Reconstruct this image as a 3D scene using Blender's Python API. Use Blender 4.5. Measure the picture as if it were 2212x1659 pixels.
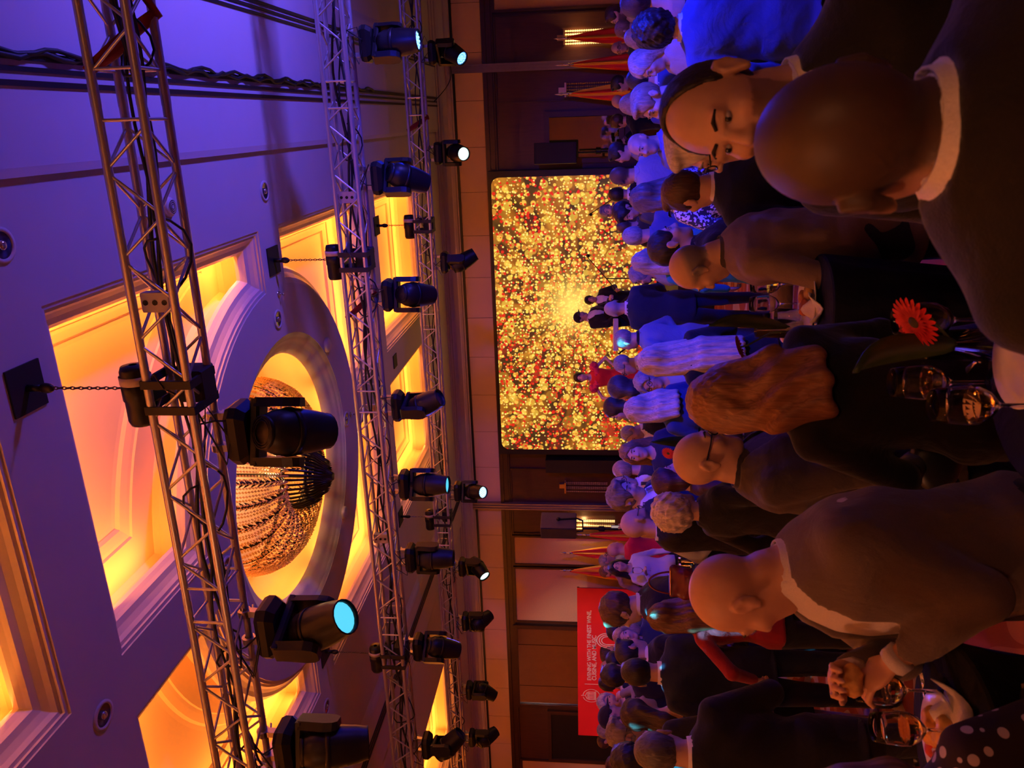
import bpy, math, random
import numpy as np
from mathutils import Vector, Matrix, geometry
for o in list(bpy.data.objects): bpy.data.objects.remove(o)
def LOG(*a): pass
S = bpy.context.scene
COL = S.collection
PI = math.pi
# ---------------------------------------------------------------- camera (phone held sideways: the frame is rolled by 90 degrees)
HC = 1.95; FPX = 1700.0
_yaw = math.radians(18.8); _p = math.radians(6.05)
cF = np.array([-math.sin(_yaw)*math.cos(_p), math.cos(_yaw)*math.cos(_p), math.sin(_p)])
cR = np.array([math.cos(_yaw), math.sin(_yaw), 0.0]); cU = np.cross(cR, cF); cC = np.array([0, 0, HC])
cam_d = bpy.data.cameras.new('camera'); cam = bpy.data.objects.new('camera', cam_d); COL.objects.link(cam)
cam_d.sensor_width = 36; cam_d.sensor_fit = 'HORIZONTAL'; cam_d.lens = FPX*36/2212
cam_d.clip_start = 0.05; cam_d.clip_end = 100
cam_d.dof.use_dof = True; cam_d.dof.focus_distance = 8.0; cam_d.dof.aperture_fstop = 8.0
_M = Matrix(((-cU[0], cR[0], -cF[0], 0), (-cU[1], cR[1], -cF[1], 0), (-cU[2], cR[2], -cF[2], HC), (0, 0, 0, 1)))
cam.matrix_world = _M
S.camera = cam
def ray(x, y): return cF + cR*(829.5-y)/FPX - cU*(x-1106)/FPX
def at_d(x, y, d): return cC + ray(x, y)*d            # point at a given depth in front of the lens
def at_z(x, y, z): r = ray(x, y); return cC + r*(z-HC)/r[2]
def at_y(x, y, Y): r = ray(x, y); return cC + r*Y/r[1]
# ---------------------------------------------------------------- world, lights, exposure
W = bpy.data.worlds.new('world'); S.world = W; W.use_nodes = True
W.node_tree.nodes['Background'].inputs[0].default_value = (0.02, 0.015, 0.03, 1)
W.node_tree.nodes['Background'].inputs[1].default_value = 0.3
S.view_settings.view_transform = 'Standard'; S.view_settings.look = 'None'
S.view_settings.gamma = 1; S.view_settings.use_curve_mapping = False
S.view_settings.exposure = 0.0
def spot(name, loc, target, color, power, angle, blend=0.5, size=0.08):
    l = bpy.data.lights.new(name, 'SPOT'); l.color = color; l.energy = power; l.spot_size = math.radians(angle); l.spot_blend = blend
    l.shadow_soft_size = size
    o = bpy.data.objects.new(name, l); COL.objects.link(o); o.location = loc
    o.rotation_euler = (Vector(target)-Vector(loc)).to_track_quat('-Z', 'Y').to_euler()
    return o
BLUE = (0.009, 0.024, 1.0); VIOLET = (0.24, 0.16, 1.0); CYAN = (0.05, 0.6, 1.0)
# blue washes over the dance floor and up at the ceiling (moving heads of the rig, right side)
spot('blue_wash_ceiling', (2.9, 6.4, 2.4), (1.2, 6.6, 5.0), (0.13, 0.085, 1.0), 820, 126, 0.9, 0.2)
spot('blue_wash_floor', (1.6, 3.8, 3.6), (-1.2, 7.4, 1.1), BLUE, 1500, 84, 0.8, 0.15)
spot('banner_light', (-9.3, 10.8, 3.9), (-12.4, 15.3, 1.7), (1.0, 0.72, 0.66), 420, 52, 0.7, 0.1)
spot('amber_fill', (-5.2, -2.2, 4.2), (-1.3, 2.6, 1.2), (1.0, 0.33, 0.14), 265, 80, 0.9, 0.3)  # warm fill added behind the camera to brighten the near guests
spot('amber_fill_right', (1.6, -2.6, 4.2), (-1.2, 2.4, 1.2), (1.0, 0.34, 0.14), 120, 80, 0.9, 0.3)  # second added warm fill, from behind the camera on the right
spot('blue_wash_stage', (1.7, 10.8, 3.7), (-1.0, 7.2, 1.2), BLUE, 500, 80, 0.7, 0.12)
spot('blue_wash_left', (-6.6, 10.6, 3.8), (-3.5, 6.8, 1.2), (0.14, 0.10, 1.0), 260, 75, 0.8, 0.12)
def gobo(name, loc, target, color, power, angle, scale, thr):
    o = spot(name, loc, target, color, power, angle, 0.15, 0.012); l = o.data; l.use_nodes = True
    nt = l.node_tree; n = nt.nodes; k = nt.links
    em = [a for a in n if a.type == 'EMISSION'][0]
    tc = n.new('ShaderNodeTexCoord'); sep = n.new('ShaderNodeSeparateXYZ'); k.new(tc.outputs['Normal'], sep.inputs[0])
    dx = n.new('ShaderNodeMath'); dx.operation = 'DIVIDE'; k.new(sep.outputs[0], dx.inputs[0]); k.new(sep.outputs[2], dx.inputs[1])
    dy = n.new('ShaderNodeMath'); dy.operation = 'DIVIDE'; k.new(sep.outputs[1], dy.inputs[0]); k.new(sep.outputs[2], dy.inputs[1])
    cb = n.new('ShaderNodeCombineXYZ'); k.new(dx.outputs[0], cb.inputs[0]); k.new(dy.outputs[0], cb.inputs[1])
    v = n.new('ShaderNodeTexVoronoi'); v.inputs['Scale'].default_value = scale; v.inputs['Randomness'].default_value = 0.9; k.new(cb.outputs[0], v.inputs['Vector'])
    r = n.new('ShaderNodeMapRange'); r.inputs[1].default_value = thr; r.inputs[2].default_value = thr*0.55; r.inputs[3].default_value = 0; r.inputs[4].default_value = 1
    k.new(v.outputs['Distance'], r.inputs[0]); k.new(r.outputs[0], em.inputs['Strength'])
    return o
gobo('cyan_gobo_left', (-3.1, 3.6, 3.55), (-4.75, 4.35, 0.2), (0.06, 0.62, 1.0), 7500, 62, 12, 0.25)
gobo('cyan_gobo_middle', (-5.3, 7.35, 3.72), (-3.3, 8.0, 0.9), (0.05, 0.55, 1.0), 5200, 50, 7, 0.19)
gobo('white_gobo_stage', (-0.35, 11.1, 3.85), (-1.4, 5.0, 0.8), (0.12, 0.75, 1.0), 6500, 50, 8, 0.14)
# ---------------------------------------------------------------- material helpers
_mc = {}
class NT:
    def __init__(s, name):
        s.m = bpy.data.materials.new(name); s.m.use_nodes = True; s.t = s.m.node_tree; s.n = s.t.nodes
        s.b = s.n['Principled BSDF']; s.out = s.n['Material Output']
    def new(s, typ, **kw):
        a = s.n.new(typ)
        for k, v in kw.items(): setattr(a, k, v)
        return a
    def link(s, a, b): s.t.links.new(a, b)
    def math(s, op, a, b=None, c=None, clamp=False):
        m = s.new('ShaderNodeMath', operation=op); m.use_clamp = clamp
        for i, v in enumerate((a, b, c)):
            if v is None: continue
            if isinstance(v, (int, float)): m.inputs[i].default_value = v
            else: s.link(v, m.inputs[i])
        return m.outputs[0]
    def mix(s, f, a, b, typ='MIX'):
        m = s.new('ShaderNodeMix', data_type='RGBA', blend_type=typ)
        for i, v in ((0, f), (6, a), (7, b)):
            if isinstance(v, (int, float)): m.inputs[i].default_value = v
            elif isinstance(v, tuple): m.inputs[i].default_value = (v+(1,))[:4]
            else: s.link(v, m.inputs[i])
        return m.outputs[2]
    def noise(s, scale, detail=3, vec=None, dist=0):
        a = s.new('ShaderNodeTexNoise'); a.inputs['Scale'].default_value = scale; a.inputs['Detail'].default_value = detail; a.inputs['Distortion'].default_value = dist
        if vec is not None: s.link(vec, a.inputs['Vector'])
        return a
    def coord(s, scale=(1, 1, 1), which='Object', loc=(0, 0, 0)):
        tc = s.new('ShaderNodeTexCoord'); mp = s.new('ShaderNodeMapping'); mp.inputs['Scale'].default_value = scale; mp.inputs['Location'].default_value = loc
        s.link(tc.outputs[which], mp.inputs[0]); return mp.outputs[0]
    def bump(s, h, strength=0.3, dist=0.01):
        b = s.new('ShaderNodeBump'); b.inputs['Strength'].default_value = strength; b.inputs['Distance'].default_value = dist
        s.link(h, b.inputs['Height']); s.link(b.outputs[0], s.b.inputs['Normal'])
    def ramp(s, f, stops):
        r = s.new('ShaderNodeValToRGB'); e = r.color_ramp.elements
        while len(e) < len(stops): e.new(0.5)
        for i, (p, c) in enumerate(stops): e[i].position = p; e[i].color = (c+(1,))[:4]
        s.link(f, r.inputs[0]); return r.outputs[0]
def rgb(c): return (c[0], c[1], c[2], 1)
def plain(name, col, rough=0.6, metal=0.0, nscale=20, namt=0.12, bump=0.0, spec=0.5, **kw):
    key = (name, col, rough, metal)
    if key in _mc: return _mc[key]
    t = NT(name); v = t.coord(); nz = t.noise(nscale, 4, v)
    c = t.mix(nz.outputs[0], tuple(x*(1-namt) for x in col), tuple(min(1, x*(1+namt)) for x in col))
    t.link(c, t.b.inputs['Base Color']); t.b.inputs['Roughness'].default_value = rough; t.b.inputs['Metallic'].default_value = metal
    t.b.inputs['Specular IOR Level'].default_value = spec
    if bump: t.bump(nz.outputs[0], bump, 0.01)
    _mc[key] = t.m; return t.m
def emit(name, col, strength, glow=None):
    key = (name, col, strength)
    if key in _mc: return _mc[key]
    t = NT(name); t.b.inputs['Base Color'].default_value = rgb(col); t.b.inputs['Emission Color'].default_value = rgb(col); t.b.inputs['Emission Strength'].default_value = strength
    _mc[key] = t.m; return t.m
def glass(name, col=(1, 1, 1), ior=1.3):
    key = (name, col)
    if key in _mc: return _mc[key]
    t = NT(name); t.b.inputs['Base Color'].default_value = rgb(col); t.b.inputs['Roughness'].default_value = 0.02
    t.b.inputs['Transmission Weight'].default_value = 1; t.b.inputs['IOR'].default_value = ior
    _mc[key] = t.m; return t.m
def wood(name, col):
    key = (name, col)
    if key in _mc: return _mc[key]
    t = NT(name); v = t.coord((6, 6, 0.5)); nz = t.noise(4, 5, v, 1.2)
    t.link(t.mix(nz.outputs[0], tuple(x*0.6 for x in col), tuple(x*1.35 for x in col)), t.b.inputs['Base Color'])
    t.b.inputs['Roughness'].default_value = 0.35; t.bump(nz.outputs[0], 0.1, 0.004)
    _mc[key] = t.m; return t.m
def fabric(col, rough=0.85, sheen=0.15, wr=0.35, name='cloth'):
    key = ('fab', col, rough, wr)
    if key in _mc: return _mc[key]
    t = NT(name); v = t.coord(); big = t.noise(7, 3, v, 0.8); fine = t.noise(260, 2, v)
    t.link(t.mix(fine.outputs[0], tuple(x*0.85 for x in col), tuple(min(1, x*1.15) for x in col)), t.b.inputs['Base Color'])
    t.b.inputs['Roughness'].default_value = rough; t.b.inputs['Sheen Weight'].default_value = sheen; t.b.inputs['Specular IOR Level'].default_value = 0.2
    h = t.math('ADD', t.math('MULTIPLY', big.outputs[0], 1.0), t.math('MULTIPLY', fine.outputs[0], 0.06))
    t.bump(h, wr, 0.05); _mc[key] = t.m; return t.m
def hairmat(col):
    key = ('hair', col)
    if key in _mc: return _mc[key]
    t = NT('hair'); v = t.coord((90, 90, 7)); nz = t.noise(1, 4, v, 0.6); v2 = t.coord((9, 9, 1.5)); n2 = t.noise(1, 2, v2)
    f = t.math('ADD', t.math('MULTIPLY', nz.outputs[0], 0.6), t.math('MULTIPLY', n2.outputs[0], 0.4))
    t.link(t.ramp(f, [(0.3, tuple(x*0.45 for x in col)), (0.52, col), (0.72, tuple(min(1, x*1.5+0.01) for x in col))]), t.b.inputs['Base Color'])
    t.b.inputs['Roughness'].default_value = 0.48; t.bump(f, 0.7, 0.012); _mc[key] = t.m; return t.m
def skinmat(col):
    key = ('skin', col)
    if key in _mc: return _mc[key]
    t = NT('skin'); v = t.coord(); nz = t.noise(60, 3, v); at = t.new('ShaderNodeAttribute', attribute_name='tint')
    c = t.mix(nz.outputs[0], tuple(x*0.92 for x in col), tuple(min(1, x*1.06) for x in col))
    t.link(t.mix(1.0, c, at.outputs['Color'], 'MULTIPLY'), t.b.inputs['Base Color'])
    t.b.inputs['Roughness'].default_value = 0.5; t.b.inputs['Subsurface Weight'].default_value = 0.0
    t.bump(nz.outputs[0], 0.08, 0.003); _mc[key] = t.m; return t.m
# ---------------------------------------------------------------- mesh helpers
def mesh_obj(name, verts, faces, mats, parent=None, smooth=False, mi=None, loc=None):
    me = bpy.data.meshes.new(name); me.from_pydata([tuple(v) for v in verts], [], faces)
    if not isinstance(mats, (list, tuple)): mats = [mats]
    for m in mats: me.materials.append(m)
    if mi is not None: me.polygons.foreach_set('material_index', mi)
    if smooth: me.polygons.foreach_set('use_smooth', [True]*len(faces))
    me.update()
    o = bpy.data.objects.new(name, me); COL.objects.link(o)
    if parent: o.parent = parent
    if loc is not None: o.location = loc
    return o
def share(src, name, parent=None, loc=None, rot=None, scale=None, mat=None):
    o = bpy.data.objects.new(name, src.data); COL.objects.link(o); o.parent = parent
    if loc is not None: o.location = loc
    if rot is not None: o.rotation_euler = rot
    if scale is not None: o.scale = scale
    if mat is not None:
        o.material_slots[0].link = 'OBJECT'; o.material_slots[0].material = mat
    return o
def tag(o, label, cat, group=None):
    o['label'] = label; o['category'] = cat
    if group: o['group'] = group
    return o
def struct(o): o['kind'] = 'structure'; return o
def empty(name, loc=(0, 0, 0), rz=0, scale=1):
    e = bpy.data.objects.new(name, None); COL.objects.link(e); e.location = loc; e.rotation_euler = (0, 0, rz); e.scale = (scale,)*3; e.empty_display_size = 0.1
    return e
class MB:
    def __init__(s): s.v = []; s.f = []; s.mi = []; s.cur = 0; s.M = None
    def _add(s, vs, fs):
        b = len(s.v)
        if s.M is not None: vs = [s.M @ Vector(v) for v in vs]
        s.v += [tuple(v) for v in vs]
        for f in fs: s.f.append(tuple(i+b for i in f)); s.mi.append(s.cur)
        return s
    def box(s, x0, x1, y0, y1, z0, z1, ch=0):
        if ch:
            c = ch; pts = []
            for z, k in ((z0, c), (z0+c, 0), (z1-c, 0), (z1, c)):
                pts.append([(x0+k+(c if not k else 0)*0, y0+k, z), (x1-k, y0+k, z), (x1-k, y1-k, z), (x0+k, y1-k, z)])
            vs = [p for r in pts for p in r]; fs = [(3, 2, 1, 0), (12, 13, 14, 15)]
            for i in range(3):
                for j in range(4):
                    a = i*4+j; b = i*4+(j+1) % 4; fs.append((a, b, b+4, a+4))
            return s._add(vs, fs)
        vs = [(x0, y0, z0), (x1, y0, z0), (x1, y1, z0), (x0, y1, z0), (x0, y0, z1), (x1, y0, z1), (x1, y1, z1), (x0, y1, z1)]
        return s._add(vs, [(0, 3, 2, 1), (4, 5, 6, 7), (0, 1, 5, 4), (1, 2, 6, 5), (2, 3, 7, 6), (3, 0, 4, 7)])
    def tube(s, pts, r, n=8, cap=True, flat=1.0):
        pts = [Vector(p) for p in pts]; rings = []; prev = None
        for i, p in enumerate(pts):
            d = (pts[min(i+1, len(pts)-1)]-pts[max(i-1, 0)])
            d = d.normalized() if d.length > 1e-9 else Vector((0, 0, 1))
            if prev is None:
                a = Vector((0, 0, 1)) if abs(d.z) < 0.9 else Vector((1, 0, 0)); u = d.cross(a).normalized()
            else:
                u = (prev-d*prev.dot(d)); u = u.normalized() if u.length > 1e-6 else d.orthogonal().normalized()
            prev = u; w = d.cross(u)
            rr = r[i] if isinstance(r, (list, tuple)) else r
            rings.append([p+u*(rr*math.cos(2*PI*k/n))+w*(rr*flat*math.sin(2*PI*k/n)) for k in range(n)])
        vs = [q for g in rings for q in g]; fs = []
        for i in range(len(pts)-1):
            for k in range(n): fs.append((i*n+k, i*n+(k+1) % n, (i+1)*n+(k+1) % n, (i+1)*n+k))
        if cap: fs += [tuple(range(n-1, -1, -1)), tuple((len(pts)-1)*n+k for k in range(n))]
        return s._add(vs, fs)
    def lathe(s, prof, n=16, c=(0, 0, 0), axis='z', close=False):
        vs = []; fs = []
        for r, z in prof:
            for k in range(n):
                a = 2*PI*k/n; p = (r*math.cos(a), r*math.sin(a), z)
                if axis == 'y': p = (p[0], p[2], p[1])
                elif axis == 'x': p = (p[2], p[0], p[1])
                vs.append((p[0]+c[0], p[1]+c[1], p[2]+c[2]))
        m = len(prof)
        for i in range(m-1 if not close else m):
            for k in range(n):
                j = (i+1) % m
                fs.append((i*n+k, i*n+(k+1) % n, j*n+(k+1) % n, j*n+k))
        return s._add(vs, fs)
    def sphere(s, c, r, n=10, m=6):
        rr = r if isinstance(r, (list, tuple)) else (r, r, r)
        vs = [(c[0]+rr[0]*math.sin(PI*i/m)*math.cos(2*PI*k/n), c[1]+rr[1]*math.sin(PI*i/m)*math.sin(2*PI*k/n), c[2]+rr[2]*math.cos(PI*i/m)) for i in range(m+1) for k in range(n)]
        fs = [(i*n+k, (i+1)*n+k, (i+1)*n+(k+1) % n, i*n+(k+1) % n) for i in range(m) for k in range(n)]
        return s._add(vs, fs)
    def loft(s, loops, closed=True, cap0=False, cap1=False):
        n = len(loops[0]); vs = [p for l in loops for p in l]; fs = []
        for i in range(len(loops)-1):
            for k in range(n if closed else n-1):
                fs.append((i*n+k, i*n+(k+1) % n, (i+1)*n+(k+1) % n, (i+1)*n+k))
        if cap0: fs.append(tuple(range(n-1, -1, -1)))
        if cap1: fs.append(tuple((len(loops)-1)*n+k for k in range(n)))
        return s._add(vs, fs)
    def build(s, name, mats, parent=None, smooth=False, loc=None):
        return mesh_obj(name, s.v, s.f, mats, parent, smooth, s.mi if isinstance(mats, (list, tuple)) and len(mats) > 1 else None, loc)
# ================================================================ THE SETTING
XL, XR, YB, YF = -17.5, 4.6, -5.0, 16.0      # room extents
ZC = 5.0
white = plain('ceiling_paint', (0.60, 0.56, 0.58), 0.75, nscale=3, namt=0.04)
mould_m = plain('plaster_moulding', (0.66, 0.58, 0.56), 0.6, nscale=8, namt=0.04)
cream = plain('coffer_cream', (0.66, 0.50, 0.33), 0.75, nscale=3, namt=0.04)
black = plain('black_paint', (0.012, 0.012, 0.013), 0.45)
# --- carpet
t = NT('carpet'); v = t.coord((1, 1, 1))
nd = t.noise(0.9, 2, v); vv = t.new('ShaderNodeVectorMath', operation='ADD'); t.link(v, vv.inputs[0])
sc = t.new('ShaderNodeVectorMath', operation='SCALE'); t.link(nd.outputs['Color'], sc.inputs[0]); sc.inputs[3].default_value = 0.7; t.link(sc.outputs[0], vv.inputs[1])
vo = t.new('ShaderNodeTexVoronoi'); vo.inputs['Scale'].default_value = 0.85; t.link(vv.outputs[0], vo.inputs['Vector'])
ringv = t.math('SINE', t.math('MULTIPLY', vo.outputs['Distance'], 17.0))
ring = t.math('GREATER_THAN', ringv, 0.70)
ring2 = t.math('LESS_THAN', ringv, -0.86)
vb = t.new('ShaderNodeTexVoronoi'); vb.inputs['Scale'].default_value = 0.55; t.link(vv.outputs[0], vb.inputs['Vector'])
blob = t.math('LESS_THAN', vb.outputs['Distance'], 0.36)
base = t.mix(blob, (0.235, 0.045, 0.02), (0.30, 0.15, 0.085))
base = t.mix(ring2, base, (0.33, 0.115, 0.055)); base = t.mix(ring, base, (0.42, 0.32, 0.28))
fz = t.noise(300, 2, v); t.link(t.mix(0.25, base, fz.outputs['Color'], 'MULTIPLY'), t.b.inputs['Base Color'])
t.b.inputs['Roughness'].default_value = 0.95; t.bump(fz.outputs[0], 0.4, 0.01); carpet = t.m
struct(mesh_obj('floor', [(XL, YB, 0), (XR, YB, 0), (XR, YF, 0), (XL, YF, 0)], [(0, 1, 2, 3)], carpet))
# --- ceiling with coffers
coffers = []      # (x0,x1,y0,y1,circle centre or None, corner index facing the circle)
RB = 2.0; RD = 1.5; domes = []
for xc in (-3.46, -13.0):
    for yc in (0.25, 7.19):
        domes.append((xc, yc))
        for sx in (-1, 1):
            for sy in (-1, 1):
                xa, xb = sorted((xc+sx*0.245, xc+sx*2.56)); ya, yb = sorted((yc+sy*0.24, yc+sy*3.21))
                coffers.append((xa, xb, ya, yb, (xc, yc), (sx, sy)))
    for sx in (-1, 1):
        xa, xb = sorted((xc+sx*0.245, xc+sx*2.56)); coffers.append((xa, xb, 10.89, 13.75, None, None))
def coffer_loop(c, tt, z, n=16):
    x0, x1, y0, y1, cc, sg = c
    x0 += tt; x1 -= tt; y0 += tt; y1 -= tt
    if cc is None: return [(x0, y0, z), (x1, y0, z), (x1, y1, z), (x0, y1, z)]
    sx, sy = sg; R = RB+tt; cx, cy = cc
    # in quadrant coordinates (a,b >0 away from the centre)
    a0, a1 = (x0-cx, x1-cx) if sx > 0 else (cx-x1, cx-x0); b0, b1 = (y0-cy, y1-cy) if sy > 0 else (cy-y1, cy-y0)
    th0 = math.asin(b0/R); th1 = math.acos(a0/R)
    pts = [(a1, b0), (a1, b1), (a0, b1)]+[(R*math.cos(th1+(th0-th1)*i/n), R*math.sin(th1+(th0-th1)*i/n)) for i in range(n+1)]
    pts = [(cx+sx*p[0], cy+sy*p[1], z) for p in pts]
    if sx*sy < 0: pts = pts[::-1]
    return pts
def ring_loop(c, R, z, n=64): return [(c[0]+R*math.cos(2*PI*i/n), c[1]+R*math.sin(2*PI*i/n), z) for i in range(n)]
holes = [coffer_loop(c, 0, ZC) for c in coffers]+[ring_loop(c, RD, ZC) for c in domes]
outer = [(XL, YB), (XR, YB), (XR, YF), (XL, YF)]
vco = [Vector(p) for p in outer]; fc = [list(range(4))]
for h in holes:
    b = len(vco); vco += [Vector((p[0], p[1])) for p in h]; fc.append(list(range(b, b+len(h))))
V2, E2, F2, _, _, OF = geometry.delaunay_2d_cdt(vco, [], fc, 0, 1e-5)
keep = [tuple(f) for f, of in zip(F2, OF) if list(of) == [0]]
struct(mesh_obj('ceiling', [(p.x, p.y, ZC) for p in V2], [f[::-1] for f in keep], white))
prof = [(0, 5.0), (-0.0, 5.012), (0.03, 5.014), (0.03, 5.03), (0.055, 5.035), (0.075, 5.06), (0.11, 5.085), (0.15, 5.10), (0.165, 5.125), (0.185, 5.15), (0.19, 5.18)]
ORANGE = (1.0, 0.27, 0.035)
k_c = 0
for c in coffers:
    vis = True
    mb = MB(); mb.loft([coffer_loop(c, a, z) for a, z in prof])
    o = struct(mb.build('trim_%d' % k_c, mould_m)); k_c += 1
    mb = MB(); P2 = [(0.19, 5.18), (0.06, 5.185), (0.0, 5.22), (0.0, 5.40), (0.03, 5.44), (0.30, 5.44), (0.31, 5.455), (0.34, 5.46), (0.40, 5.475), (0.42, 5.50), (0.46, 5.505)]
    lo = [coffer_loop(c, a, z) for a, z in P2]; mb.loft(lo, cap1=True)
    struct(mb.build('ceiling_coffer', cream))
    x0, x1, y0, y1 = c[:4]
    # LED cove strips behind the lip
    for (lx, ly, sx_, sy_, rx, ry) in (((x0+x1)/2, y0+0.10, x1-x0-0.3, 0.03, -0.9, 0), ((x0+x1)/2, y1-0.10, x1-x0-0.3, 0.03, 0.9, 0), (x0+0.10, (y0+y1)/2, 0.03, y1-y0-0.3, 0, 0.9), (x1-0.10, (y0+y1)/2, 0.03, y1-y0-0.3, 0, -0.9)):
        if c[4] is not None:      # keep the strip out of the curved bite
            cx, cy = c[4]; sx, sy = c[5]
            if sx_ > sy_ and abs(ly-cy) < 1.0: lx = cx+sx*(2.56+2.06)/2; sx_ = 0.42
            elif sx_ > sy_: pass
            if sy_ > sx_ and abs(lx-cx) < 1.0: ly = cy+sy*(3.21+2.1)/2; sy_ = 0.9
        l = bpy.data.lights.new('cove_led', 'AREA'); l.shape = 'RECTANGLE'; l.size = sx_; l.size_y = sy_; l.color = ORANGE; l.energy = 11.5*max(sx_, sy_); l.spread = PI
        lo_ = bpy.data.objects.new('cove_led', l); COL.objects.link(lo_); lo_.location = (lx, ly, 5.205); lo_.rotation_euler = (PI+rx, ry, 0)
for i, c in enumerate(domes):
    mb = MB(); mb.loft([ring_loop(c, RD-a*1.15, z) for a, z in prof]); struct(mb.build('trim_%d' % k_c, mould_m, smooth=True)); k_c += 1
    mb = MB(); R1 = RD-0.19*1.15
    mb.loft([ring_loop(c, r, z) for r, z in ((R1, 5.18), (RD-0.05, 5.19), (RD, 5.24), (RD, 5.42), (RD-0.05, 5.50), (1.30, 5.60), (1.1, 5.70), (0.8, 5.79), (0.4, 5.85), (0.05, 5.86))], cap1=True)
    struct(mb.build('ceiling_dome', cream, smooth=True))
    for k in range(8):
        a = 2*PI*k/8; l = bpy.data.lights.new('dome_led', 'AREA'); l.shape = 'RECTANGLE'; l.size = 1.0; l.size_y = 0.03; l.color = (1.0, 0.30, 0.04); l.energy = 6.5; 
        lo_ = bpy.data.objects.new('dome_led', l); COL.objects.link(lo_); lo_.location = (c[0]+1.39*math.cos(a), c[1]+1.39*math.sin(a), 5.215); lo_.rotation_euler = (PI, 0, a+PI/2)
# --- lowered ceiling fields beside the coffered bay, with partition rails
soff = plain('soffit_paint', (0.62, 0.58, 0.62), 0.7, nscale=3, namt=0.04)
mb = MB(); mb.loft([[(x, YB, z) for x, z in pr] for pr in ()] or [[(x, y, z) for x, z in ((-0.12, 5.0), (-0.14, 4.985), (-0.20, 4.98), (-0.21, 4.965), (-0.16, 4.955), (1.20, 4.955), (1.28, 4.965), (1.27, 4.985), (1.36, 5.0))] for y in (YB, YF-0.25)], closed=False)
struct(mb.build('ceiling_field', soff))
mb = MB(); mb.loft([[(x, y, z) for x, z in ((-8.75, 5.0), (-8.70, 4.985), (-8.64, 4.98), (-8.6, 4.955), (-7.60, 4.955), (-7.55, 4.965), (-7.50, 4.985), (-7.44, 5.0))] for y in (YB, YF-0.25)], closed=False)
struct(mb.build('ceiling_field', soff))
railm = plain('rail_black', (0.02, 0.018, 0.02), 0.4)
for x, w in ((0.265, 0.022), (0.335, 0.018), (0.405, 0.030), (0.96, 0.016), (1.01, 0.016), (1.06, 0.02), (-7.88, 0.02), (-7.95, 0.02), (-8.02, 0.02)):
    mb = MB(); mb.box(x-w, x+w*0.4, YB, YF-0.3, 4.940, 4.956); struct(mb.build('trim_rail', railm))
# --- walls
wall_m = plain('wall_plaster', (0.36, 0.25, 0.20), 0.8, nscale=5)
struct(mesh_obj('wall_right', [(XR, YB, 0), (XR, YF, 0), (XR, YF, 5), (XR, YB, 5)], [(0, 1, 2, 3)], wall_m))
struct(mesh_obj('wall_left', [(XL, YB, 0), (XL, YF, 0), (XL, YF, 5), (XL, YB, 5)], [(3, 2, 1, 0)], wall_m))
struct(mesh_obj('wall_rear', [(XL, YB, 0), (XR, YB, 0), (XR, YB, 5), (XL, YB, 5)], [(3, 2, 1, 0)], wall_m))
darkwood = wood('dark_wood', (0.060, 0.022, 0.012)); panelwood = wood('panel_wood', (0.085, 0.032, 0.017))
mb = MB(); mb.box(XL, XR, YF, YF+0.2, 0, 5.0); wb = struct(mb.build('wall_back', panelwood))
# beige stone band of panels above the dark frieze
band = plain('beige_panel', (0.78, 0.57, 0.42), 0.7, nscale=3, namt=0.06)
mb = MB(); mb.box(-0.426, 0.426, -0.03, 0.03, 0, 0.545, 0.006); pan0 = mb.build('panel', band, wb, loc=(4.2, YF, 4.09))
x = 4.2-0.86
while x > XL: share(pan0, 'panel', wb, (x, YF, 4.09)); x -= 0.86
mb = MB(); mb.box(XL, XR, YF-0.05, YF, 4.635, 4.675); struct(mb.build('trim_dark_line', black))  # black strip, the dark line between beige band and cornice
corn = [(0, 4.675), (-0.06, 4.68), (-0.06, 4.70), (-0.10, 4.72), (-0.12, 4.76), (-0.12, 4.79), (-0.17, 4.82), (-0.24, 4.86), (-0.27, 4.90), (-0.27, 4.93), (-0.33, 4.94), (-0.33, 4.97), (-0.42, 4.975), (-0.42, 5.0)]
mb = MB(); mb.loft([[(x_, YF+a, z) for a, z in corn] for x_ in (XL, XR)], closed=False); struct(mb.build('trim_cornice', mould_m))
mb = MB(); mb.box(XL, XR, YF-0.10, YF, 4.00, 4.08); mb.box(XL, XR, YF-0.07, YF, 3.90, 4.00); mb.box(XL, XR, YF-0.05, YF, 3.86, 3.90); struct(mb.build('trim_frieze', darkwood))
mb = MB(); mb.box(XL, XR, YF-0.03, YF, 0, 0.16); struct(mb.build('baseboard_back', darkwood))
wp = plain('wallpaper', (0.66, 0.44, 0.26), 0.75, nscale=40, namt=0.10)
def wall_panel(x0, x1, z0, z1, m, fr=0.045):
    mb = MB(); mb.box(x0, x1, YF-0.025, YF+0.01, z0, z1); p = mb.build('panel', m, wb)
    mb = MB(); f = fr
    for a in ((x0-f, x0, z0-f, z1+f), (x1, x1+f, z0-f, z1+f), (x0, x1, z1, z1+f), (x0, x1, z0-f, z0)): mb.box(a[0], a[1], YF-0.055, YF, a[2], a[3])
    mb.build('panel_frame', darkwood, p)
for a in ((1.90, 3.2), (-9.86, -9.16), (-11.42, -9.99), (-16.9, -15.65)): wall_panel(a[0], a[1], 0.95, 3.82, wp)
for a in ((1.85-1.55, 1.78), (-8.28, -7.45), (-9.05, -8.42)): wall_panel(a[0], a[1], 0.95, 3.82, panelwood, 0.03)
# partition wall channels
steel = plain('aluminium_channel', (0.30, 0.24, 0.21), 0.4, 0.6)
for x in (0.90, -8.33):
    mb = MB(); mb.box(x-0.07, x+0.07, YF-0.13, YF-0.03, 0, 4.72)
    for k in (-0.06, 0.0, 0.06): mb.box(x+k-0.016, x+k+0.016, YF-0.15, YF-0.13, 0, 4.72)
    struct(mb.build('trim_channel', steel))
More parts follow.
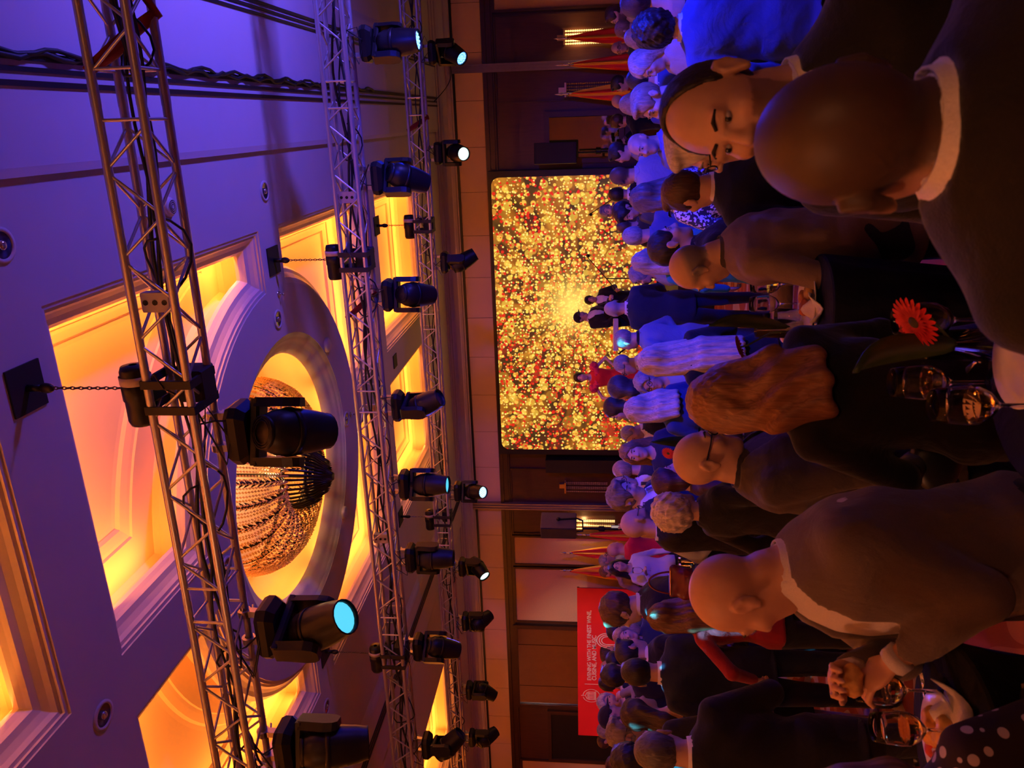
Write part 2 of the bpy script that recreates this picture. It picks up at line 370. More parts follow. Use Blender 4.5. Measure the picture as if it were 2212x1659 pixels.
# mirrors and doors set in the back wall
mir = NT('mirror_glass'); mir.b.inputs['Base Color'].default_value = (0.72, 0.66, 0.62, 1); mir.b.inputs['Metallic'].default_value = 1; mir.b.inputs['Roughness'].default_value = 0.03
nn = mir.noise(2, 2, mir.coord()); mir.bump(nn.outputs[0], 0.01, 0.01); mir = mir.m
def mirror(n, xs, z0, z1, label):
    e = empty('window_%d' % n, ((xs[0]+xs[-1])/2, YF, z0)); struct(e); e['label'] = label
    ox, oz = (xs[0]+xs[-1])/2, z0
    for a, b in zip(xs[:-1], xs[1:]):
        mb = MB(); mb.box(a-ox+0.008, b-ox-0.008, -0.05, -0.03, 0.0, z1-z0); mb.build('pane', mir, e)
    mb = MB(); f = 0.10
    for r in ((xs[0]-f, xs[0], -f, z1-z0+f), (xs[-1], xs[-1]+f, -f, z1-z0+f), (xs[0], xs[-1], z1-z0, z1-z0+f), (xs[0], xs[-1], -f, 0)): mb.box(r[0]-ox, r[1]-ox, -0.09, 0, r[2], r[3])
    mb.build('frame', darkwood, e)
mirror(1, [-13.84, -13.3, -12.1, -11.63], 0.9, 3.82, 'tall mirrored window above the red banner')
mirror(2, [-0.78, -0.02], 1.5, 2.84, 'dark framed mirror beside the stage screen')
for n, (x0, x1, zt) in enumerate(((-15.52, -14.12, 3.05),)):
    e = struct(empty('door_%d' % (n+1), ((x0+x1)/2, YF-0.02, 0))); w = (x1-x0)/2
    mb = MB(); mb.box(-w, w, -0.03, 0, 0, zt); mb.build('leaf', plain('door_black', (0.010, 0.006, 0.005), 0.5), e)
    mb = MB(); mb.box(-w-0.09, -w, -0.07, 0, 0, zt+0.09); mb.box(w, w+0.09, -0.07, 0, 0, zt+0.09); mb.box(-w, w, -0.07, 0, zt, zt+0.09); mb.build('door_frame', darkwood, e)
mb = MB(); mb.box(-7.38, -7.08, YF-0.35, YF-0.06, 0, 3.03); tag(mb.build('speaker_tower', black), 'tall black cabinet tower standing left of the bright stage screen', 'tower')
# stage
mb = MB(); mb.box(-7.02, -0.95, 12.95, 15.9, 0, 0.6); tag(mb.build('stage', plain('stage_black', (0.015, 0.012, 0.012), 0.5)), 'low black stage platform in front of the bright screen', 'stage')
# --- LED screen with a bokeh picture
sx0, sx1, sz1 = -6.85, -1.10, 3.98; scy = 15.72
sw, sh = sx1-sx0, 3.25
bc = at_y(1236, 660, scy); bx, bz = bc[0]-sx0, bc[2]-(sz1-sh)
t = NT('screen_picture'); tc = t.new('ShaderNodeTexCoord'); sep = t.new('ShaderNodeSeparateXYZ'); t.link(tc.outputs['Object'], sep.inputs[0])
px = t.math('SUBTRACT', sep.outputs[0], bx); pz = t.math('SUBTRACT', sep.outputs[2], bz)
rr = t.math('SQRT', t.math('ADD', t.math('MULTIPLY', px, px), t.math('MULTIPLY', pz, pz))); an = t.math('ARCTAN2', pz, px)
cbp = t.new('ShaderNodeCombineXYZ'); t.link(t.math('MULTIPLY', an, 3.0), cbp.inputs[0]); t.link(t.math('MULTIPLY', rr, 0.55), cbp.inputs[1])
str0 = t.noise(1.6, 2, cbp.outputs[0]).outputs[0]
streak = t.math('ADD', t.math('MULTIPLY', t.math('SUBTRACT', str0, 0.5), 2.0), 0.5)
n1 = t.noise(1.3, 3, tc.outputs['Object'], 0.5).outputs[0]
col = t.ramp(t.math('ADD', t.math('MULTIPLY', streak, 0.75), t.math('MULTIPLY', n1, 0.25)), [(0.22, (0.62, 0.24, 0.02)), (0.42, (0.34, 0.10, 0.01)), (0.58, (0.06, 0.03, 0.008)), (0.70, (0.10, 0.02, 0.008)), (0.85, (0.40, 0.04, 0.012))])
near = t.math('POWER', 2.718, t.math('MULTIPLY', rr, -0.62))
def dots(colr, scale, rad, prob, seed, soft=0.25, strk=0.0, dim=1.0, nearb=0.0):
    global col
    v = t.new('ShaderNodeTexVoronoi'); v.voronoi_dimensions = '2D'; v.inputs['Scale'].default_value = scale; v.inputs['Randomness'].default_value = 1
    cb = t.new('ShaderNodeCombineXYZ'); t.link(t.math('ADD', sep.outputs[0], seed), cb.inputs[0]); t.link(sep.outputs[2], cb.inputs[1]); t.link(cb.outputs[0], v.inputs['Vector'])
    sc_ = t.new('ShaderNodeSeparateColor'); t.link(v.outputs['Color'], sc_.inputs[0])
    pr = t.math('ADD', sc_.outputs[0], t.math('MULTIPLY', t.math('SUBTRACT', streak, 0.5), strk))
    pr = t.math('SUBTRACT', pr, t.math('MULTIPLY', near, nearb))
    on = t.math('LESS_THAN', pr, prob)
    rv = t.math('MULTIPLY', t.math('ADD', t.math('MULTIPLY', sc_.outputs[1], 0.6), 0.5), rad)
    d = t.new('ShaderNodeMapRange'); t.link(v.outputs['Distance'], d.inputs[0]); t.link(rv, d.inputs[1]); t.link(t.math('MULTIPLY', rv, 1-soft), d.inputs[2]); d.inputs[3].default_value = 0; d.inputs[4].default_value = dim
    col = t.mix(t.math('MULTIPLY', on, d.outputs[0]), col, colr)
dots((0.55, 0.22, 0.02), 2.0, 0.40, 0.7, 3.1, 0.10, dim=0.6)
dots((0.85, 0.50, 0.05), 2.9, 0.34, 0.42, 31.7, 0.14, dim=0.75)
dots((0.80, 0.32, 0.04), 4.0, 0.30, 0.4, 9.7, 0.2, dim=0.8, nearb=0.4)
dots((1.0, 0.55, 0.07), 6.0, 0.42, 0.30, 5.3, 0.3, 0.8, nearb=0.6)
dots((0.80, 0.022, 0.010), 9, 0.38, 0.40, 1.7, 0.35, -1.1)
dots((0.85, 0.03, 0.012), 11, 0.36, 0.36, 21.7, 0.35, -1.1)
dots((0.85, 0.30, 0.03), 9, 0.36, 0.30, 13.2, 0.4, nearb=0.4)
dots((1.2, 0.78, 0.10), 9.5, 0.34, 0.26, 7.7, 0.4, 0.7, nearb=0.7)
dots((1.3, 0.90, 0.22), 14, 0.34, 0.24, 17.9, 0.5, 0.6, nearb=0.7)
burst = t.math('POWER', 2.718, t.math('MULTIPLY', t.math('MULTIPLY', rr, rr), -5.0))
col = t.mix(t.math('MULTIPLY', burst, 0.75), col, (1.5, 0.95, 0.18))
t.b.inputs['Base Color'].default_value = (0.01, 0.01, 0.01, 1); t.b.inputs['Roughness'].default_value = 0.4; t.link(col, t.b.inputs['Emission Color']); t.b.inputs['Emission Strength'].default_value = 1.0
scr = empty('led_screen', (sx0, scy, sz1-sh)); tag(scr, 'huge glowing stage screen full of gold and red sparkling dots', 'screen')
def rrect(w, h, r, y, n=6):
    pts = []
    for cx, cz, a0 in ((w-r, h-r, 0), (r, h-r, 90), (r, r, 180), (w-r, r, 270)):
        for k in range(n+1): a = math.radians(a0+90*k/n); pts.append((cx+r*math.cos(a), y, cz+r*math.sin(a)))
    return pts
mb = MB(); L = rrect(sw, sh, 0.16, -0.011); mb._add(L, [tuple(range(len(L)))[::-1]]); mb.build('picture', t.m, scr)
mb = MB(); mb.box(-0.12, sw+0.12, -0.01, 0.2, -0.1, sh+0.06); mb.build('frame', black, scr)
# --- red banner with print
ban = plain('banner_red', (0.85, 0.016, 0.035), 0.55, nscale=2, namt=0.05)
by = 15.3; bR = at_y(1247, 1270, by); bL = at_y(1246, 1587, by); bw = bR[0]-bL[0]; bh = 2.36
be = empty('banner', (bL[0], by, 0)); tag(be, 'wide red press banner with white printed words and crest', 'banner')
mb = MB(); mb.box(0, bw, -0.012, 0.012, 0.02, bh); mb.build('cloth', ban, be)
mb = MB(); mb.box(0.03, 0.09, 0.012, 0.07, 0, bh); mb.box(bw-0.09, bw-0.03, 0.012, 0.07, 0, bh); mb.box(0, bw, 0.012, 0.05, bh-0.05, bh); mb.box(0.0, 0.12, -0.25, 0.25, 0, 0.02); mb.box(bw-0.12, bw, -0.25, 0.25, 0, 0.02); mb.build('stand', black, be)
wt = plain('print_white', (0.85, 0.80, 0.80), 0.6)
def text_obj(name, s, size, loc, mat, parent, align='LEFT', rot=(PI/2, 0, 0)):
    cu = bpy.data.curves.new(name, 'FONT'); cu.body = s; cu.size = size; cu.align_x = align; cu.extrude = 0.001; cu.offset = size*0.012
    tmp = bpy.data.objects.new(name, cu); COL.objects.link(tmp); bpy.context.view_layer.update()
    me = bpy.data.meshes.new_from_object(tmp.evaluated_get(bpy.context.evaluated_depsgraph_get())); bpy.data.objects.remove(tmp)
    me.materials.clear(); me.materials.append(mat)
    o = bpy.data.objects.new(name, me); COL.objects.link(o); o.parent = parent; o.location = loc; o.rotation_euler = rot; return o
def bpx(x, y): p = at_y(x, y, by-0.015); return (p[0]-bL[0], p[2])
a = bpx(1277, 1470); b = bpx(1277, 1319)
t1 = text_obj('lettering', 'EVENING WITH THE FINEST WINE,', 0.16, (a[0], -0.014, a[1]), wt, be); s_ = (b[0]-a[0])/max(v.co.x for v in t1.data.vertices); t1.scale = (s_, s_*1.08, 1)
a2 = bpx(1288, 1470); b2 = bpx(1288, 1373)
t2 = text_obj('lettering', 'CUISINE, AND MUSIC', 0.16, (a2[0], -0.014, a2[1]), wt, be); s2 = (b2[0]-a2[0])/max(v.co.x for v in t2.data.vertices); t2.scale = (s2, s2*1.08, 1)
mb = MB(); q = bpx(1263, 1477.5); q2 = bpx(1300, 1477.5); mb.box(q[0]-0.006, q[0]+0.006, -0.015, -0.012, q2[1], q[1]); mb.build('divider', wt, be)
# crest: ring with a small columned building
e0 = bpx(1277.5, 1503); mb = MB(); R_ = 0.205
for k in range(24):
    if k in (6,): continue
    a0, a1 = 2*PI*k/24, 2*PI*(k+1)/24
    mb._add([(e0[0]+r*math.cos(a)*0.92, -0.014, e0[1]+r*math.sin(a)) for a in (a0, a1) for r in (R_, R_-0.014)], [(0, 1, 3, 2)])
for (x0, x1, z0, z1) in ((-0.13, 0.13, -0.11, -0.095), (-0.12, 0.12, -0.085, -0.075), (-0.12, 0.12, 0.055, 0.07), (-0.10, 0.10, 0.085, 0.095)): mb.box(e0[0]+x0, e0[0]+x1, -0.015, -0.012, e0[1]+z0, e0[1]+z1)
for k in range(6): xx = e0[0]-0.105+k*0.042; mb.box(xx-0.007, xx+0.007, -0.015, -0.012, e0[1]-0.075, e0[1]+0.055)
for s_ in (-1, 1): mb._add([(e0[0]+s_*0.12, -0.014, e0[1]+0.095), (e0[0], -0.014, e0[1]+0.15), (e0[0], -0.014, e0[1]+0.136), (e0[0]+s_*0.085, -0.014, e0[1]+0.095)], [(0, 1, 2, 3)])
mb.box(e0[0]-0.005, e0[0]+0.005, -0.015, -0.012, e0[1]+0.15, e0[1]+0.24); mb.build('crest', wt, be)
# double-line loop ornament
o0 = bpx(1312, 1384); mb = MB()
for r in (0.13, 0.18, 0.23):
    mb._add([(o0[0]+rr_*math.cos(PI*k/14)*0.9, -0.014, o0[1]+rr_*math.sin(PI*k/14)*1.1) for k in range(15) for rr_ in (r, r-0.022)], [(2*k, 2*k+1, 2*k+3, 2*k+2) for k in range(14)])
for s_ in (-1, 1):
    for r in (0.13, 0.18, 0.23): mb.box(o0[0]+s_*(r-0.011)*0.9-0.010, o0[0]+s_*(r-0.011)*0.9+0.010, -0.015, -0.012, o0[1]-0.5, o0[1])
mb.build('ornament', wt, be)
# --- wall sconces with crystal rods
crys = glass('crystal', (1.0, 0.86, 0.62), 1.45); brass = plain('brass', (0.60, 0.38, 0.14), 0.3, 0.9)
def sconce(px, py, on, label):
    p = at_y(px, py, YF-0.06); e = empty('wall_sconce', (p[0], YF-0.03, p[2]-1.0)); tag(e, label, 'sconce', 'crystal wall sconces')
    mb = MB(); mb.box(-0.05, 0.05, -0.05, 0, 0.98, 1.10); mb.box(-0.13, 0.13, -0.14, 0, 0.95, 0.985); mb.build('bracket', brass, e)
    for k in range(5):
        mb = MB(); x = -0.11+k*0.055
        for j in range(22): mb.sphere((x, -0.075+0.04*(k % 2), 0.93-j*0.042), (0.017, 0.017, 0.021), 6, 4)
        mb.build('crystal_strand', emit('lit_crystal', (1.0, 0.62, 0.22), 1.3) if on and k != 2 else plain('dim_crystal', (0.45, 0.33, 0.16), 0.2), e)
    if on:
        l = bpy.data.lights.new('sconce_bulb', 'POINT'); l.color = (1.0, 0.6, 0.22); l.energy = 9; l.shadow_soft_size = 0.05
        o = bpy.data.objects.new('sconce_bulb', l); COL.objects.link(o); o.parent = e; o.location = (0, -0.16, 0.72)
sconce(1215, 82, True, 'lit crystal sconce behind the rightmost flag'); sconce(1218, 195, False, 'unlit crystal sconce behind the flag beside the mirror')
sconce(1218, 1050, False, 'unlit crystal sconce left of the stage screen on dark wood'); sconce(1235, 1130, True, 'lit crystal sconce behind the left loudspeaker')
# ================================================================ RIG ON THE CEILING
alu = plain('truss_aluminium', (0.56, 0.55, 0.56), 0.36, 0.7, nscale=40)
blk = plain('fixture_black', (0.007, 0.0065, 0.007), 0.42, nscale=60, spec=0.35)
blk2 = plain('strap_black', (0.012, 0.011, 0.012), 0.7); rub = plain('cable_rubber', (0.014, 0.013, 0.014), 0.5)
mb = MB(); mb.lathe([(1, 0), (1, 1)], 8); unit_bar = mb.build('unit_bar', alu, smooth=True)
def bar(name, a, b, r, parent, src=None):
    a = Vector(a); b = Vector(b); d = b-a; o = bpy.data.objects.new(name, unit_bar.data); COL.objects.link(o)
    o.rotation_mode = 'QUATERNION'; o.rotation_quaternion = d.to_track_quat('Z', 'Y'); o.location = a; o.scale = (r, r, d.length); o.parent = parent; return o
def x_at(Y, z, yp):       # X of the point of the line (.,Y,z) seen in image row yp
    k = (829.5-yp)/FPX; a = cR[0]-k*cF[0]; b = cR[1]*Y-k*(cF[1]*Y+cF[2]*(z-HC)); return -b/a
TR = {}
def truss(n, Y0, z0, s, sl, sz, xa, xb, joints, label):
    e = empty('truss', (0, 0, 0)); tag(e, label, 'truss', 'lighting trusses under the ceiling')
    h = s/2; f = lambda X: (Y0+sl*(X+1.3), z0+sz*(X+1.3)); TR[n] = (f, h)
    cs = ((-1, 1), (1, 1), (1, -1), (-1, -1))
    P = lambda X, c: (X, f(X)[0]+c[0]*h, f(X)[1]+c[1]*h)
    for c in cs: bar('chord', P(xa, c), P(xb, c), 0.0225 if n < 3 else 0.020, e)
    m = s*0.95; N = int((xb-xa)/m); jx = [x_at(f(-1)[0], z0, y) for y in joints]
    for i in range(N):
        X0 = xa+i*m; X1 = X0+m
        if any(abs((X0+X1)/2-j) < 0.13 for j in jx): continue
        for q in range(4):
            A, B = (cs[q], cs[(q+1) % 4]) if (i+q) % 2 else (cs[(q+1) % 4], cs[q])
            bar('brace', P(X0+0.012, A), P(X1-0.012, B), 0.0080, e)
    for j in jx:
        for c in cs: bar('coupler', P(j-0.05, c), P(j+0.05, c), 0.024, e)
        for dx in (-0.11, 0.11):
            for q in range(4): bar('cross_bar', P(j+dx, cs[q]), P(j+dx, cs[(q+1) % 4]), 0.008, e)
truss(1, 3.72, 4.125, 0.22, 0.0, -0.01, -5.4, 1.7, (205, 1285), 'nearest silver box truss crossing in front of the chandelier')
truss(2, 7.2, 4.18, 0.22, 0.0, 0.0, -9.4, 2.3, (205, 860, 1340), 'middle silver box truss carrying eight dark moving heads')
truss(3, 10.9, 4.32, 0.21, 0.02, 0.0, -11.2, 2.4, (230, 690, 1150), 'farthest silver box truss hung before the stage wall')
bpy.data.objects.remove(unit_bar)
random.seed(4)
for n, cnt, xa, xb in ((1, 4, -5.3, 1.6), (2, 4, -9.2, 2.2), (3, 3, -11.0, 2.3)):
    f, h = TR[n]
    for k in range(cnt):
        pts = []; x = xa; ph = random.random()*6; off = random.uniform(-0.04, 0.04)
        while x < xb:
            y, z = f(x); pts.append((x, y+off+0.03*math.sin(x*3.1+ph), z-h*0.55+0.035*math.sin(x*4.3+ph*2)+0.02*k)); x += 0.13
        mb = MB(); mb.tube(pts, 0.008+0.003*(k % 2), 6); tag(mb.build('cable', rub, smooth=True), '%s black power cable running inside the %s truss' % (('lowest thin', 'second lowest thick', 'third lowest thin', 'highest thick')[k], ('nearest', 'middle', 'farthest')[n-1]), 'cable', 'cables inside the %s truss' % ('nearest', 'middle', 'farthest')[n-1])
    for k in range(7 if n < 3 else 5):      # slack loops tied to the truss
        x = xa+(xb-xa)*(k+0.5)/(7 if n < 3 else 5)+random.uniform(-0.3, 0.3); y, z = f(x); r = random.uniform(0.07, 0.13)
        mb = MB(); mb.tube([(x+r*1.4*math.cos(a)+0.1*a/6, y+0.05*math.sin(a*2+k), z-h*0.4+r*math.sin(a)) for a in [i*0.45 for i in range(15)]], 0.007, 6)
        tag(mb.build('cable_loop', rub, smooth=True), 'slack black cable loop tied to the %s truss, %s from the left' % (('nearest', 'middle', 'farthest')[n-1], ('first', 'second', 'third', 'fourth', 'fifth', 'sixth', 'seventh')[k]), 'cable', 'slack loops on the %s truss' % ('nearest', 'middle', 'farthest')[n-1])
mb = MB(); mb.tube([(0.40+0.02*math.sin(i*1.7), -2+i*0.12, 4.925+0.012*math.sin(i*2.3)) for i in range(95)], 0.016, 6); mb.tube([(0.42+0.02*math.sin(i*1.3+1), -2+i*0.12, 4.922+0.012*math.sin(i*1.9)) for i in range(110)], 0.013, 6)
tag(mb.build('cable_bundle', rub, smooth=True), 'twisted black cable bundle along the ceiling partition rail', 'cable')
mb = MB(); mb.tube([(0.33+0.75*k/10, 15.3+0.3*k/10, 4.93-0.35*math.sin(k/10*PI)*0.5-0.25*k/10) for k in range(11)], 0.008, 6); tag(mb.build('hanging_cable', rub), 'thin black cable drooping from ceiling rail to wall channel', 'cable')
redm = fabric((0.20, 0.012, 0.012)); 
for n, yp, w in ((1, 75, 0.16), (2, 655, 0.12), (3, 265, 0.10)):
    f, h = TR[n]; x = x_at(f(-1)[0], f(-1)[1], yp); y, z = f(x); mb = MB()
    mb.tube([(x-w, y-h, z+h+0.02), (x-w*0.4, y-h*0.2, z+0.03), (x, y+h*0.3, z-0.02), (x+w*0.6, y+h, z-h-0.02), (x+w*0.9, y+h*0.2, z-h-0.03)], [0.03, 0.045, 0.04, 0.035, 0.02], 8, flat=0.35)
    tag(mb.build('safety_sling', redm, smooth=True), 'red sling wrapped round the %s truss' % ('nearest', 'middle', 'farthest')[n-1], 'sling')
# white splitter boxes with sockets
wbx = plain('plastic_white', (0.5, 0.46, 0.44), 0.5)
for n, yp, w in ((1, 648, 'nearest'), (2, 425, 'middle'), (2, 1158, 'middle')):
    f, h = TR[n]; x = x_at(f(-1)[0], f(-1)[1], yp); y, z = f(x); e = empty('splitter_box', (x, y-h*0.3, z+0.02)); tag(e, 'small white socket box strapped to the %s truss, %s chandelier' % (w, 'left of the' if yp > 1000 else 'right of the'), 'power box')
    mb = MB(); mb.box(-0.05, 0.05, -0.03, 0.03, -0.08, 0.08, 0.01); mb.build('housing', wbx, e)
    for k in range(3): mb = MB(); mb.lathe([(0, -0.032), (0.014, -0.034), (0.014, -0.03)], 8, (0, 0, -0.05+0.05*k), 'y'); mb.build('socket', blk, e)
# ---- chain hoists
def hoist(n, X, label, Yp=None):
    f, h = TR[n]; Y, z = f(X); Y = Y if Yp is None else Yp
    e = empty('chain_hoist', (X, Y, z)); tag(e, label, 'hoist', 'electric chain hoists')
    top = ZC-z-(0.045 if False else 0)
    mb = MB(); mb.box(-0.13, 0.13, -0.13, 0.13, top-0.012, top+0.0); mb.build('ceiling_plate', blk2, e)
    mb = MB(); mb.tube([(0, 0, top-0.01), (0, 0, top-0.09)], 0.02, 8); mb.sphere((0, 0, top-0.12), (0.03, 0.022, 0.045)); mb.build('hook', blk, e, True)
    mb = MB(); zt, zb = top-0.15, h+0.14; k = 0; zz = zt
    while zz > zb:
        r1, r2 = 0.008, 0.016
        pts = [(r1*math.cos(a), 0, zz+r2*math.sin(a)) if k % 2 else (0, r1*math.cos(a), zz+r2*math.sin(a)) for a in [i*PI/3 for i in range(7)]]
        mb.tube(pts, 0.0035, 4, False); zz -= 0.024; k += 1
    mb.build('chain', plain('chain_steel', (0.12, 0.09, 0.06), 0.4, 0.8), e)
    mb = MB(); mb.lathe([(0.02, -0.20), (0.062, -0.195), (0.072, -0.17), (0.072, -0.06), (0.078, -0.055), (0.078, 0.02), (0.072, 0.025), (0.072, 0.10), (0.062, 0.125), (0.02, 0.13)], 18, (0.02, -0.06, h+0.09), 'x'); mb.build('motor', blk, e, True)
    mb = MB(); mb.lathe([(0.079, 0.03), (0.0795, 0.03), (0.0795, 0.075), (0.079, 0.075)], 18, (0.02, -0.06, h+0.09), 'x'); mb.build('label_band', plain('label_grey', (0.42, 0.36, 0.36), 0.5), e, True)
    mb = MB(); mb.box(-0.035, 0.035, -0.10, 0.02, h-0.02, h+0.05); mb.build('bracket', blk, e)
    for dx in (-0.08, 0.06):
        mb = MB(); q = h+0.026
        L = [[(dx+w, yy, zz) for yy, zz in ((-q, q), (q, q), (q, -q), (-q, -q))] for w in (-0.022, 0.022)]; L2 = [[(dx+w, yy*0.88, zz*0.88) for yy, zz in ((-q, q), (q, q), (q, -q), (-q, -q))] for w in (0.022, -0.022)]
        mb.loft(L+L2+[L[0]]); mb.build('strap', blk2, e)
    mb = MB(); mb.box(-0.07, 0.10, -h*0.2, h*1.2, -h*1.25, h*0.1, 0.01); mb.build('chain_bag', blk2, e)
    mb = MB(); mb.tube([(0.05, -0.06, h+0.02), (0.12, -0.13, h-0.06), (0.05, -0.14, h-0.1), (-0.02, -0.05, 0)], 0.006, 6); mb.build('control_cable', rub, e)
hoist(1, -1.29, 'black chain hoist on the nearest truss'); hoist(2, -1.21, 'black chain hoist on the middle truss right of the chandelier'); hoist(2, -5.65, 'black chain hoist on the middle truss left of the chandelier')
hoist(3, -1.37, 'small far chain hoist on the right of the farthest truss'); hoist(3, -5.88, 'small far chain hoist on the left of the farthest truss')
# ---- moving heads
mb = MB()
mb.loft([[(x*kx, y*ky, z) for x, y in ((-0.15, -0.07), (-0.11, -0.11), (0.11, -0.11), (0.15, -0.07), (0.15, 0.07), (0.11, 0.11), (-0.11, 0.11), (-0.15, 0.07))] for kx, ky, z in ((0.7, 0.7, -0.065), (0.92, 0.9, -0.075), (1, 1, -0.10), (1, 1, -0.135), (0.8, 0.8, -0.175))], cap0=True, cap1=True); pB = mb.build('base', blk)
mb = MB(); mb.box(-0.018, 0.018, -0.02, 0.02, -0.07, -0.01); mb.lathe([(0.02, -0.018), (0.036, -0.018), (0.036, 0.018), (0.02, 0.018)], 12, (0, 0, 0.018), 'x'); mb.tube([(0, 0.02, -0.02), (0, 0.07, 0.0)], 0.006, 6)
pC = mb.build('clamp', plain('clamp_alu', (0.5, 0.48, 0.46), 0.3, 0.9))
mb = MB(); mb.box(-0.165, 0.165, -0.06, 0.06, -0.225, -0.175, 0.012)
for s_ in (-1, 1):
    mb.loft([[(s_*(0.145+dx), y*w, z) for dx, y in ((-0.02, -0.065), (0.025, -0.05), (0.025, 0.05), (-0.02, 0.065))] for z, w in ((-0.20, 1.0), (-0.27, 1.05), (-0.35, 1.15), (-0.40, 1.0), (-0.425, 0.6))], cap0=True, cap1=True)
pY = mb.build('yoke', blk)
mb = MB(); PR = [(0.0, 0.165), (0.06, 0.162), (0.09, 0.14), (0.112, 0.09), (0.118, 0.02), (0.116, -0.06), (0.104, -0.15), (0.092, -0.205), (0.094, -0.215), (0.086, -0.215), (0.084, -0.19)]
mb.lathe([(r, z) for r, z in PR], 18); mb.lathe([(0.119, 0.03), (0.123, 0.03), (0.123, 0.0), (0.119, 0.0)], 18)
for k in range(3): mb.lathe([(0.085-k*0.012, 0.15+0.004*k), (0.085-k*0.012, 0.17), (0.078-k*0.012, 0.17)], 14)
pH = mb.build('head', blk, smooth=True)
mb = MB(); mb.lathe([(0.0, -0.196), (0.04, -0.197), (0.083, -0.192)], 18); pL = mb.build('lens', emit('lens_off', (0.03, 0.04, 0.05), 0.02), smooth=True)
# faceted LED lens
mb = MB()
for q, (n_, r_) in enumerate(((1, 0), (6, 0.03), (12, 0.062))):
    for k in range(n_): a = 2*PI*k/n_; mb.sphere((r_*math.cos(a), r_*math.sin(a), -0.197), (0.0135, 0.0135, 0.008), 6, 4)
pLed = mb.build('lens_cells', blk, smooth=True)
protos = [pB, pC, pY, pH, pL, pLed]
LM = {'off': plain('lens_dark', (0.03, 0.035, 0.05), 0.1), 'cyan': emit('lens_cyan', (0.08, 0.55, 0.75), 1.3), 'blue': emit('lens_blue', (0.10, 0.35, 1.0), 1.6), 'white': emit('lens_white', (0.65, 0.95, 0.80), 1.6), 'bluew': emit('lens_cold', (0.45, 0.75, 1.0), 2.2)}
def moving_head(n, yp, aim, lens, label, s=1.0, px=None):
    f, h = TR[n]; Y, z = f(-1); X = x_at(Y+h, z-h, yp); Y, z = f(X)
    e = empty('moving_head', (X, Y+h*0.9, z-h-0.02), 0, s); tag(e, label, 'stage light', 'moving head lights')
    a = Vector(aim).normalized(); pan = math.atan2(a.x, -a.y) if (abs(a.x)+abs(a.y)) > 1e-3 else 0
    tilt = math.acos(max(-1, min(1, -a.z)))
    share(pB, 'base', e, rot=(0, 0, 0)); share(pC, 'clamp', e, (-0.085, 0, 0)); share(pC, 'clamp', e, (0.085, 0, 0)); share(pY, 'yoke', e, rot=(0, 0, pan))
    hd = share(pH, 'head', e, (0, 0, -0.37)); R = Matrix.Rotation(pan, 4, 'Z') @ Matrix.Rotation(-tilt, 4, 'X'); hd.rotation_euler = R.to_euler()
    share(pL, 'lens', hd, mat=LM[lens])
    if lens in ('blue', 'bluew'): share(pLed, 'lens_cells', hd, mat=emit('led_cell', (0.25, 0.6, 1.0), 2.2))
    mb = MB(); rnd = random.Random(yp)
    for q in range(3): mb.tube([(rnd.uniform(-0.1, 0.1), -0.09, -0.1), (rnd.uniform(-0.2, 0.2), -0.16, -0.06+rnd.uniform(-0.06, 0.04)), (rnd.uniform(-0.15, 0.15), -0.1, 0.04), (rnd.uniform(-0.2, 0.2), -0.02, 0.10)], 0.005, 5)
    mb.build('power_cord', rub, e)
A = lambda x, y, z: (x, y, z)
moving_head(1, 930, A(-0.30, 0.80, -0.55), 'off', 'large dark moving head hanging before the chandelier on the nearest truss', 1.1)
moving_head(1, 1350, A(0.5, -0.18, -0.85), 'cyan', 'large moving head with glowing cyan lens on the nearest truss', 1.12)
moving_head(1, 1605, A(-0.1, 0.35, -1), 'off', 'large dark moving head at the left end of the nearest truss', 1.1)
moving_head(2, 97, A(0.05, -0.08, -1), 'blue', 'moving head with blue lens cells at the right end of the middle truss')
moving_head(2, 385, A(-0.35, 0.6, -0.8), 'off', 'dark moving head on the middle truss, second from the right')
moving_head(2, 637, A(-0.20, 0.8, -0.6), 'off', 'dark moving head on the middle truss below the round skylight edge')
moving_head(2, 875, A(0.45, -0.1, -0.9), 'off', 'dark moving head tilted sideways on the middle truss beside a wall socket')
moving_head(2, 1045, A(0.05, -0.1, -1), 'cyan', 'moving head with dim cyan lens on the middle truss below the chandelier')
moving_head(2, 1203, A(0, 0.05, -1), 'off', 'dark moving head pointing straight down left of the chandelier on the middle truss')
moving_head(2, 1395, A(-0.4, 0.35, -0.8), 'off', 'dark moving head next to the left hoist of the middle truss')
moving_head(2, 1607, A(0.65, 0.25, -0.7), 'off', 'dark moving head at the left end of the middle truss')
moving_head(3, 115, A(-0.45, -0.55, -0.75), 'blue', 'small far moving head with blue lens cells on the farthest truss')
moving_head(3, 332, A(-0.05, -0.85, -0.62), 'white', 'far moving head with pale lens facing the crowd on the right of the farthest truss')
moving_head(3, 566, A(0.45, 0.25, -0.8), 'off', 'far dark moving head above the right half of the screen')
moving_head(3, 1055, A(0.25, -0.6, -0.8), 'bluew', 'far moving head with brilliant white lens above the screen edge')
moving_head(3, 1215, A(-0.35, -0.75, -0.65), 'white', 'far moving head with pale lens left of the wall channel')
moving_head(3, 1330, A(0.1, 0.75, -0.6), 'off', 'far dark moving head above the beige wall panel')
moving_head(3, 1475, A(-0.55, 0.05, -0.8), 'off', 'far dark moving head tilted left above the mirrored window')
moving_head(3, 1575, A(0.15, 0.7, -0.7), 'off', 'far dark moving head at the left end of the farthest truss')
for o in protos: bpy.data.objects.remove(o)
